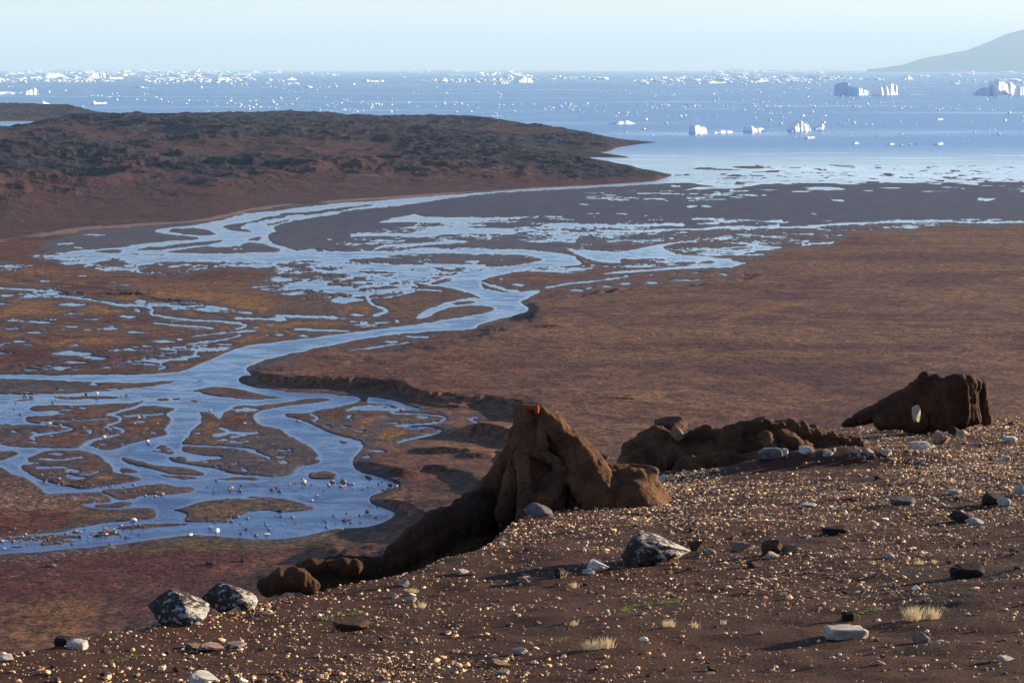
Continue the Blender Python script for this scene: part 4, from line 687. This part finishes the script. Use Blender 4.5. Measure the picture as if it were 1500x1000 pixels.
# middle mound
YM = 37.8
tag(sculpt("sand_mound", [[(915, 676, 9), (925, 660, 14), (942, 650, 19), (962, 642, 18), (985, 642, 14), (1003, 646, 12), (1020, 644, 13), (1036, 636, 13), (1052, 644, 11), (1075, 634, 14), (1092, 630, 16), (1112, 628, 17), (1136, 630, 15), (1160, 632, 15), (1178, 636, 16), (1200, 638, 13), (1222, 640, 12), (1248, 648, 9), (1268, 656, 5)], [(930, 690, 26, -.3), (965, 676, 30, -.3), (1010, 672, 26, -.2), (1060, 668, 24, -.2), (1110, 660, 26, -.1), (1160, 656, 24, -.1), (1210, 656, 18), (1245, 660, 10)],
     [(1010, 690, 22, -1.), (1060, 680, 18, -1.3), (1105, 676, 12, -1.5), (1150, 664, 14, -.9), (1185, 660, 10, -.8)], [(1150, 640, 8, -.7), (1165, 652, 10, -1.0)], [(1120, 640, 7, -.8), (1126, 656, 9, -1.1)]], YM + 1, M['sandmid'], .035, .085, 43, ysc=1.2, smooth=2, grooves=1.2), "long low lumpy brown mound behind the pebble field", "rock formation")
# monolith
YK = 47.
tag(sculpt("sand_monolith", [[(1356, 556, 13), (1352, 572, 20), (1358, 600, 26), (1360, 618, 26)], [(1372, 562, 16), (1400, 562, 16), (1424, 564, 15)], [(1380, 570, 22), (1380, 610, 26)], [(1405, 565, 18, -.1), (1405, 612, 20, -.1)], [(1421, 562, 12, -.1), (1423, 612, 14, -.1)], [(1436, 562, 9, .15), (1440, 585, 10, .15), (1445, 614, 11, .15)],
     [(1340, 574, 15), (1310, 592, 15), (1280, 606, 12), (1250, 618, 8), (1236, 622, 4)], [(1325, 602, 16, -.3), (1290, 618, 12, -.3), (1345, 618, 14, -.5)]], YK, M['sanddark'], .035, .06, 63, smooth=2, grooves=1.1), "dark square-topped sand monolith with a long ramp on one side", "rock formation")

# ------------------------------------------------------------------ stones placed one by one
SM = [rock_mesh("stone", 500 + k, ICO4 if k < 5 else ICO2, 14, .28, True) for k in range(9)]
def slab_mesh(seed):
    V = ICO4[0].copy(); V = np.sign(V) * np.abs(V) ** .45; V /= np.abs(V).max(0); V = V * (1 + (fbm(V[:, 0] * 2 + seed, V[:, 1] * 2 + V[:, 2], 3, seed)[:, None] - .5) * .35); V[:, 2] = np.maximum(V[:, 2], -.6); return mesh_np('stone', V * .8, ICO4[1], True)
SMats = {}
def stone_me(k, mat):
    if (k, mat) not in SMats: m = SM[k].copy(); m.materials.clear(); m.materials.append(M[mat]); SMats[(k, mat)] = m
    return SMats[(k, mat)]
def put_stone(px, py, w, h, mat, label, name="stone", seed=None, Y=None, dep=.8, tilt=0., group=None, cat=None, yaw=None):
    r = random.Random(seed if seed is not None else int(px * 31 + py)); p = on_ground(px, py) if Y is None else at(px, py, Y)
    s = w / 2 / F * p.y / .80; hz = h / F * p.y / 1.30; o = link(name, stone_me(r.randrange(5), mat)) if 'slab' not in label else link(name, slab_mesh(int(px)), M[mat]); o.scale = (s, s * dep, hz); o.location = p + Vector((0, s * dep * .5, hz * .34))
    o.rotation_euler = (r.uniform(-.15, .15), tilt, r.uniform(-.35, .35) if yaw is None else yaw); return tag(o, label, cat or ("boulder" if name == "boulder" else "stone"), group)
ST = [
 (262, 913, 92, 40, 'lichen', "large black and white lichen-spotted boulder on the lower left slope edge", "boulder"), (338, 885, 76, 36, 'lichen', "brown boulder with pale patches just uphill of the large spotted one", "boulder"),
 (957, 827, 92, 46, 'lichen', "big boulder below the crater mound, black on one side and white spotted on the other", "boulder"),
 (277, 917, 11, 11, 'grey', "small pointed grey stone in front of the large spotted boulder"), (112, 950, 30, 12, 'white', "pale slab at the slope edge, lower left"), (91, 945, 24, 13, 'dark', "dark rock behind the pale slab at lower left"),
 (6, 968, 26, 7, 'white', "flat white stone cut by the left edge"), (306, 953, 40, 9, 'pink', "flat tan stone below the spotted boulder"), (282, 951, 24, 8, 'tan', "tan stone at the left end of a flat stone row"), (346, 948, 30, 7, 'pale', "pale stone at the right end of a flat stone row"),
 (293, 1002, 44, 16, 'white', "whitish boulder cut by the bottom edge"), (593, 859, 14, 13, 'pale', "upright pale pink stone at the foot of the shaded ridge"), (578, 876, 14, 7, 'pale', "flat pale stone below the shaded ridge"), (603, 881, 15, 9, 'white', "white stone with a black shadow below the shaded ridge"),
 (515, 922, 54, 14, 'brown', "low red-brown rock heap left of centre"), (727, 978, 32, 13, 'tan', "tan stone near the bottom centre"), (737, 989, 20, 9, 'pale', "small pale stone touching the tan one at bottom centre"), (356, 868, 20, 18, 'white', "white stone between the brown boulder and the low mound"),
 (440, 869, 17, 7, 'white', "white stone in front of the low rounded mound"), (676, 841, 20, 7, 'pale', "long pale stone lit at the foot of the pinnacle shadow"), (1022, 807, 20, 17, 'brown', "brown stone right of the white spotted boulder"), (1041, 811, 15, 8, 'pale', "pale stone right of the small brown one"),
 (874, 838, 32, 20, 'white', "rounded pale grey boulder left of the big spotted one", "boulder"), (864, 841, 18, 8, 'white', "low white stone under the rounded pale boulder"), (822, 846, 22, 15, 'dark', "dark stone with a grass tuft left of the rounded pale boulder"), (771, 854, 26, 9, 'pink', "pinkish stone left of the dark one"),
 (790, 757, 40, 18, 'grey', "grey and white rock at the foot of the pinnacle buttress"), (967, 828, 12, 6, 'white', "tiny white stone before the big spotted boulder"), (762, 958, 24, 9, 'pale', "pale stone in the bare soil, bottom centre"),
 (1090, 806, 34, 12, 'tan', "flat tan rock uphill of the big boulder's right"), (1132, 812, 30, 24, 'brown', "dark brown stone with a steep shaded face"), (1161, 811, 26, 14, 'tan', "tan stone beside the steep dark brown one"), (1131, 818, 20, 9, 'pale', "pale stone under the steep dark brown one"), (1105, 832, 22, 9, 'brown', "low brown stone at the end of a shadow streak"),
 (1226, 783, 40, 13, 'dark', "flat black stone in the pebble field"), (1304, 818, 15, 8, 'white', "small white stone alone in the pebbles"), (1412, 764, 36, 14, 'dark', "black stone behind a flat pale one, right"), (1430, 768, 26, 8, 'pale', "flat pale stone in front of a black one, right"),
 (1421, 846, 52, 22, 'dark', "rounded black boulder at the right", "boulder"), (1241, 936, 62, 17, 'pale', "long pale log-like slab lying on bare soil"), (1351, 942, 26, 18, 'pink', "pink-white stone at the end of a long shadow"), (1243, 910, 18, 15, 'dark', "dark mossy lump above the long pale slab"),
 (1473, 969, 22, 8, 'white', "white flat stone near the bottom right"), (1130, 672, 36, 16, 'grey', "blue-grey slab in shadow before the lumpy mound"), (1147, 667, 14, 11, 'white', "white stone at the end of the blue-grey slab"), (1184, 664, 22, 10, 'white', "low white stone in the row below the lumpy mound"),
 (1213, 669, 15, 12, 'white', "blocky white stone in the row below the lumpy mound"), (1258, 666, 13, 10, 'pale', "small pale stone in the row right of the blocky white one"), (1273, 666, 12, 10, 'white', "white stone in the row between two pale ones"), (1300, 667, 16, 9, 'pale', "pale stone at the far end of the row"),
 (1355, 658, 36, 11, 'pale', "broad pale stone below the monolith"), (1379, 650, 24, 22, 'pink', "two-toned rock, dark on one side, below the monolith"), (1416, 622, 15, 12, 'white', "white stone at the foot of the monolith"), (1325, 630, 22, 12, 'white', "white stone under the monolith's ramp"),
 (1291, 631, 12, 9, 'white', "small white stone at the foot of the ramp"), (1330, 636, 12, 8, 'white', "little white stone just below the ramp's larger one"), (1399, 636, 20, 13, 'dark', "dark stone with pale edge below the monolith"), (1412, 637, 13, 9, 'pale', "pale stone beside the dark one below the monolith"),
 (1480, 647, 20, 8, 'white', "white slab near the right edge"), (1475, 675, 12, 8, 'white', "small white stone under the slab, right edge"), (1400, 724, 20, 8, 'white', "flat white stone with a hollow behind"), (1325, 740, 38, 13, 'grey', "grey rock with pale rim in the pebble field"),
 (1369, 735, 12, 8, 'pale', "pale stone right of the grey rimmed rock"), (1381, 744, 12, 8, 'pale', "rounded pale stone in the pebble field"), (1455, 739, 34, 17, 'dark', "dark rock by the right edge"), (1472, 740, 18, 15, 'white', "white pointed stone beside the dark rock"), (1495, 724, 18, 16, 'white', "white stone cut by the right edge"),
 (1186, 743, 24, 6, 'white', "thin white sliver of stone"), (973, 705, 14, 10, 'white', "white stone right of the crater mound"), (1290, 702, 20, 5, 'brown', "brown stone on the smooth sand hump")]
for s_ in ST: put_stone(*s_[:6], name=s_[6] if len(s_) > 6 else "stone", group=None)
put_stone(984, 636, 48, 29, 'brown', "rough dark boulder perched on the middle mound", "boulder", Y=YM + 1.2); put_stone(993, 641, 20, 17, 'tan', "smooth tan stone set in the middle mound", "stone", Y=YM + .6)
put_stone(1343, 614, 12, 24, 'pale', "upright pale stone leaning on the monolith", "stone", Y=YK - 1.1); put_stone(1380, 553, 8, 5, 'pale', "small pale stone on top of the monolith", "stone", Y=YK - .3)
put_stone(882, 672, 14, 10, 'tan', "tan stone on the skyline between pinnacle and middle mound", "stone", Y=38.)
# cobbles of the stony slope: scattered medium stones
cnt = 0; rr = random.Random(5)
while cnt < 130:
    px = rr.uniform(-20, 1520); py = rr.uniform(620, 1000)
    sil = np.interp(px, [0, 200, 380, 590, 700, 900, 1000, 1240, 1500], [965, 912, 876, 862, 850, 790, 700, 640, 618])
    if py < sil or (1040 < px < 1340 and 675 < py < 712) or (rr.random() < .6 and py > 850 and px > 800): continue
    w = rr.choice([4, 5, 6, 6, 7, 8, 10]) * (1 if py < 800 else 1.15); z = "far upper" if py < 700 else ("middle" if py < 850 else "near lower")
    put_stone(px, py, w, w * rr.uniform(.4, .7), rr.choice(['pale', 'tan', 'pink', 'brown', 'pale']), "fist-sized stone lying among the pebbles of the %s slope" % z, name="cobble", seed=cnt, group="cobbles of the %s slope" % z, cat="cobble"); cnt += 1
# boulders standing in the river and on the flats
def river_rock(px, py, w, mat, label, group=None, i=0):
    z = max(0, samp(Z, px, py)); p = valley_pt(px, py, z); s = w / 2 / F * p.y / .8; o = link("river_boulder", stone_me(5 + i % 4, mat)); o.scale = (s * rr.uniform(1, 1.35), s * rr.uniform(.8, 1.1), s * rr.uniform(.45, .75)); o.location = p + Vector((0, 0, s * .28)); o.rotation_euler.z = rr.uniform(0, 6)
    tag(o, label, "river boulder", group)
for i, (px, py, w, mat, lb) in enumerate([(196, 762, 9, 'white', "largest white boulder on the stream bank, lower left"), (278, 784, 8, 'white', "white boulder at the lower bank of the stream"), (318, 778, 9, 'white', "whitish boulder in the lower stream, right of the others"), (308, 773, 6, 'pale', "smaller pale boulder behind the whitish one in the stream"),
     (216, 646, 5.5, 'pale', "upper of two boulders in the main channel"), (218, 650, 5.5, 'grey', "lower grey one of two boulders in the main channel"), (72, 621, 7, 'pale', "pale boulder on the narrow looping channel"), (88, 623, 5, 'pale', "small pale boulder just right of another on the loop"), (30, 607, 4.5, 'tan', "boulder in the wide shallow at far left"),
     (152, 640, 6, 'white', "white boulder at the bend of the small channel"), (503, 706, 9, 'grey', "biggest grey boulder in the midstream rock cluster"), (487, 706, 7, 'grey', "grey boulder left in the midstream rock cluster"), (445, 706, 8, 'pale', "pale boulder left of the midstream cluster"), (443, 702, 5, 'grey', "grey boulder touching the pale one in midstream"),
     (437, 617, 6, 'tan', "tan boulder on the bank at the river bend"), (391, 783, 7, 'pale', "pale boulder by the lower river bank"), (375, 784, 6, 'grey', "grey boulder by the lower river bank"), (457, 733, 5, 'pale', "pale boulder in the lower pool"), (308, 827, 11, 'dark', "dark boulder alone on the red heath, lower left"), (356, 822, 8, 'dark', "smaller dark boulder on the heath"), (78, 829, 9, 'grey', "grey boulder on the heath at lower left"),
     (308, 601, 4, 'pale', "pale boulder on the mid bar"), (358, 620, 5, 'pale', "pale boulder on the brown flat"), (589, 601, 5, 'tan', "tan boulder by the looping brook"), (45, 612, 4, 'dark', "dark boulder at the edge of the wide shallow"), (84, 570, 5, 'dark', "dark boulder on the ochre strip"), (126, 578, 5, 'dark', "dark boulder in the upper shallow"), (142, 576, 4.5, 'pale', "pale boulder in the upper shallow")]): river_rock(px, py, w, mat, lb, None, i)
cl = [((0, 790), (230, 776), 14, 85), ((60, 702), (240, 722), 9, 35), ((300, 715), (590, 712), 9, 55), ((330, 772), (560, 755), 16, 45), ((0, 600), (300, 640), 22, 25), ((30, 578), (200, 585), 4, 12)]
i = 0
for (a, b, sp_, n_) in cl:
    for _ in range(n_):
        t_ = rr.random(); px = a[0] + (b[0] - a[0]) * t_; py = a[1] + (b[1] - a[1]) * t_ + rr.gauss(0, sp_ / 2)
        river_rock(px, py, rr.choice([2.2, 2.8, 3.2, 3.8, 4.6, 6]), rr.choice(['brown', 'grey', 'tan', 'dark', 'pink', 'grey']), "small boulder among many in the shallow river", "small boulders in the shallow river", i); i += 1

# ------------------------------------------------------------------ plants
def mat_blade(name, a, b):
    t = NT(name); n = t.noise(t.pos(), 12., 3, .6); cc = t.mix(n, a, b); t.color(cc); t.b.inputs["Roughness"].default_value = .7
    tr = t.new("ShaderNodeBsdfTranslucent"); t.l.new(cc, tr.inputs[0]); mx = t.new("ShaderNodeMixShader"); mx.inputs[0].default_value = .5; o_ = t.n["Material Output"]; t.l.new(t.b.outputs[0], mx.inputs[1]); t.l.new(tr.outputs[0], mx.inputs[2]); t.l.new(mx.outputs[0], o_.inputs[0]); return t.m
MG = mat_blade("dry_grass", (.50, .38, .20, 1), (.72, .62, .40, 1)); ML = mat_blade("green_leaf", (.09, .16, .03, 1), (.20, .30, .07, 1))
def tuft(px, py, w, h, label, n=130, seed=0):
    r = random.Random(seed); p = on_ground(px, py); k = p.y / F; V, Fc = [], []
    for _ in range(int(n * .75)):
        x = r.gauss(0, w * .20) * k; y = r.gauss(0, w * .15) * k; L = h * k * r.uniform(.5, 1.1); dx = (x * .35 + r.gauss(0, .22 * L)); dy = r.gauss(0, .25 * L); bw = .42 * k * r.uniform(.6, 1.2); i = len(V); g = float(gz(p.x + x, p.y + y)) - p.z
        V += [(x - bw, y, g), (x + bw, y, g), (x + dx * .4 + bw * .6, y + dy * .4, g + L * .6), (x + dx * .4 - bw * .6, y + dy * .4, g + L * .6), (x + dx, y + dy, g + L)]
        Fc += [(i, i + 1, i + 2), (i, i + 2, i + 3), (i + 3, i + 2, i + 4)]
    o = link("grass_tuft", mesh_np("grass_tuft", np.array(V), np.array(Fc), False), MG); o.location = p; tag(o, label, "grass tuft")
tuft(868, 951, 24, 17, "left straw-yellow tuft of the pair at bottom centre", 150, 1); tuft(890, 949, 24, 19, "right straw-yellow tuft of the pair at bottom centre", 130, 2)
tuft(1337, 908, 32, 24, "tallest dry grass tuft above the pink-white stone", 240, 3); tuft(1364, 906, 24, 20, "dry grass tuft beside the tallest one", 160, 4)
tuft(975, 918, 13, 12, "small dry tuft below the green plant", 70, 5); tuft(984, 918, 10, 13, "thin dry tuft next to another below the green plant", 50, 6); tuft(1018, 919, 13, 11, "small dry tuft in bare soil right of the paired ones", 60, 7); tuft(1060, 914, 10, 8, "tiny dry tuft, rightmost of three", 40, 8)
tuft(823, 846, 10, 12, "short tuft in front of the dark stone", 60, 9); tuft(841, 861, 14, 10, "short dry tuft below the dark stone", 60, 10); tuft(1346, 826, 14, 8, "short pale tuft left of the black boulder", 60, 11); tuft(1368, 826, 8, 7, "tiny tuft beside the black boulder", 60, 12); tuft(617, 890, 16, 10, "dry tuft below the shaded ridge", 80, 13); tuft(400, 878, 20, 10, "dry tuft at the foot of the low rounded mound", 90, 14); tuft(605, 868, 18, 8, "faded grass by the upright pale stone", 80, 15); tuft(841, 916, 14, 9, "faint dry tuft among pebbles", 50, 16)
def mat_plant(pts, wd, label, seed, n=420, hgt=5):
    r = random.Random(seed); P = chaikin(pts, False, 1); p0 = on_ground(*pts[len(pts) // 2]); V, Fc = [], []
    W_ = [on_ground(a, b) for a, b in P]; k = p0.y / F
    for _ in range(n):
        t_ = r.random() * (len(W_) - 1); a = W_[int(t_)]; b = W_[int(t_) + 1]; q = a.lerp(b, t_ - int(t_)) + Vector((r.gauss(0, 1.5) * k, r.gauss(0, wd) * k, 0)); q.z = float(gz(q.x, q.y)) + abs(r.gauss(0, hgt * .5)) * k
        s = r.uniform(.7, 1.7) * k; d1 = Vector((r.gauss(0, 1), r.gauss(0, 1), r.gauss(.3, .6))).normalized() * s; d2 = Vector((r.gauss(0, 1), r.gauss(0, 1), r.gauss(0, .5))).normalized() * s * .6; i = len(V); q = q - p0
        V += [tuple(q - d1), tuple(q + d2), tuple(q + d1), tuple(q - d2)]; Fc.append((i, i + 1, i + 2, i + 3))
    for j in range(len(W_) - 1):
        i = len(V)
        for q, s_ in ((W_[j], -1), (W_[j], 1), (W_[j + 1], 1), (W_[j + 1], -1)): y_ = q.y + s_ * 1.2 * k; V.append((q.x - p0.x, y_ - p0.y, float(gz(q.x, y_)) + .006 - p0.z))
        Fc.append((i, i + 1, i + 2, i + 3))
    o = link("creeping_plant", mesh_np("creeping_plant", np.array(V), np.array(Fc), False), ML); o.location = p0; tag(o, label, "plant")
mat_plant([(912, 895), (930, 890), (955, 887), (975, 884), (993, 882)], 3, "bright green creeping plant below the big spotted boulder", 1, 520, 6)
mat_plant([(160, 972), (180, 968), (202, 963)], 3, "green creeping plant on the lower left slope", 2, 260, 5); mat_plant([(470, 908), (500, 901), (530, 899)], 3, "thin green mat left of centre", 3, 260, 3)
mat_plant([(1240, 906), (1265, 898), (1290, 893)], 3, "dark green mat behind the mossy lump", 4, 300, 4); mat_plant([(800, 944), (818, 938), (835, 934)], 2, "low dark plant streak in bare soil", 5, 120, 3)

# ------------------------------------------------------------------ haze, sky, sun
HZ = 1.5e-5
bm = bmesh.new(); bmesh.ops.create_cube(bm, size=1.); me = bpy.data.meshes.new("haze"); bm.to_mesh(me); bm.free()
hz = bpy.data.materials.new("haze"); hz.use_nodes = True; nt = hz.node_tree; nt.nodes.clear(); out = nt.nodes.new("ShaderNodeOutputMaterial"); pv = nt.nodes.new("ShaderNodeVolumePrincipled"); nt.links.new(pv.outputs[0], out.inputs["Volume"])
pv.inputs["Density"].default_value = HZ; pv.inputs["Color"].default_value = (.50, .75, 1., 1); pv.inputs["Anisotropy"].default_value = 0.
o = link("haze", me, hz); o.scale = (2 * E_ + 2000, E_ + 3000, 2750 + 8); o.location = (0, (E_ - 1000) / 2, (2750 - 8) / 2); tag(o, "thin blue haze filling the air over the bay", kind="stuff")

SAZ = math.atan2(.36, .93)      # sun direction measured from +x towards +y
SEL = math.radians(10.5)
sd = Vector((math.cos(SEL) * math.cos(SAZ), math.cos(SEL) * math.sin(SAZ), math.sin(SEL)))
sun = bpy.data.lights.new("sun", 'SUN'); sun.energy = 5.; sun.angle = math.radians(.5); sun.color = (1., .83, .60); so = bpy.data.objects.new("sun", sun); COL.objects.link(so); so.rotation_euler = sd.to_track_quat('Z', 'Y').to_euler()
wd = bpy.data.worlds.new("World"); S.world = wd; wd.use_nodes = True; nt = wd.node_tree; bg = nt.nodes["Background"]; sk = nt.nodes.new("ShaderNodeTexSky"); sk.sky_type = 'NISHITA'; sk.sun_disc = False
sk.sun_elevation = SEL; sk.sun_rotation = math.pi / 2 - SAZ; sk.altitude = 150; sk.air_density = 1.; sk.dust_density = .1; sk.ozone_density = 1.2
tn = nt.nodes.new('ShaderNodeMix'); tn.data_type = 'RGBA'; tn.blend_type = 'MULTIPLY'; tn.inputs[0].default_value = 1.; tn.inputs[7].default_value = (.93, .92, 1.25, 1)
nt.links.new(sk.outputs[0], tn.inputs[6]); nt.links.new(tn.outputs[2], bg.inputs[0]); bg.inputs[1].default_value = .063
S.view_settings.view_transform = 'Standard'; S.view_settings.look = 'None'; S.view_settings.gamma = 1; S.view_settings.exposure = 1.72
S.cycles.volume_bounces = 0; S.cycles.max_bounces = 4; S.cycles.diffuse_bounces = 2; S.cycles.glossy_bounces = 2; S.cycles.use_denoising = True
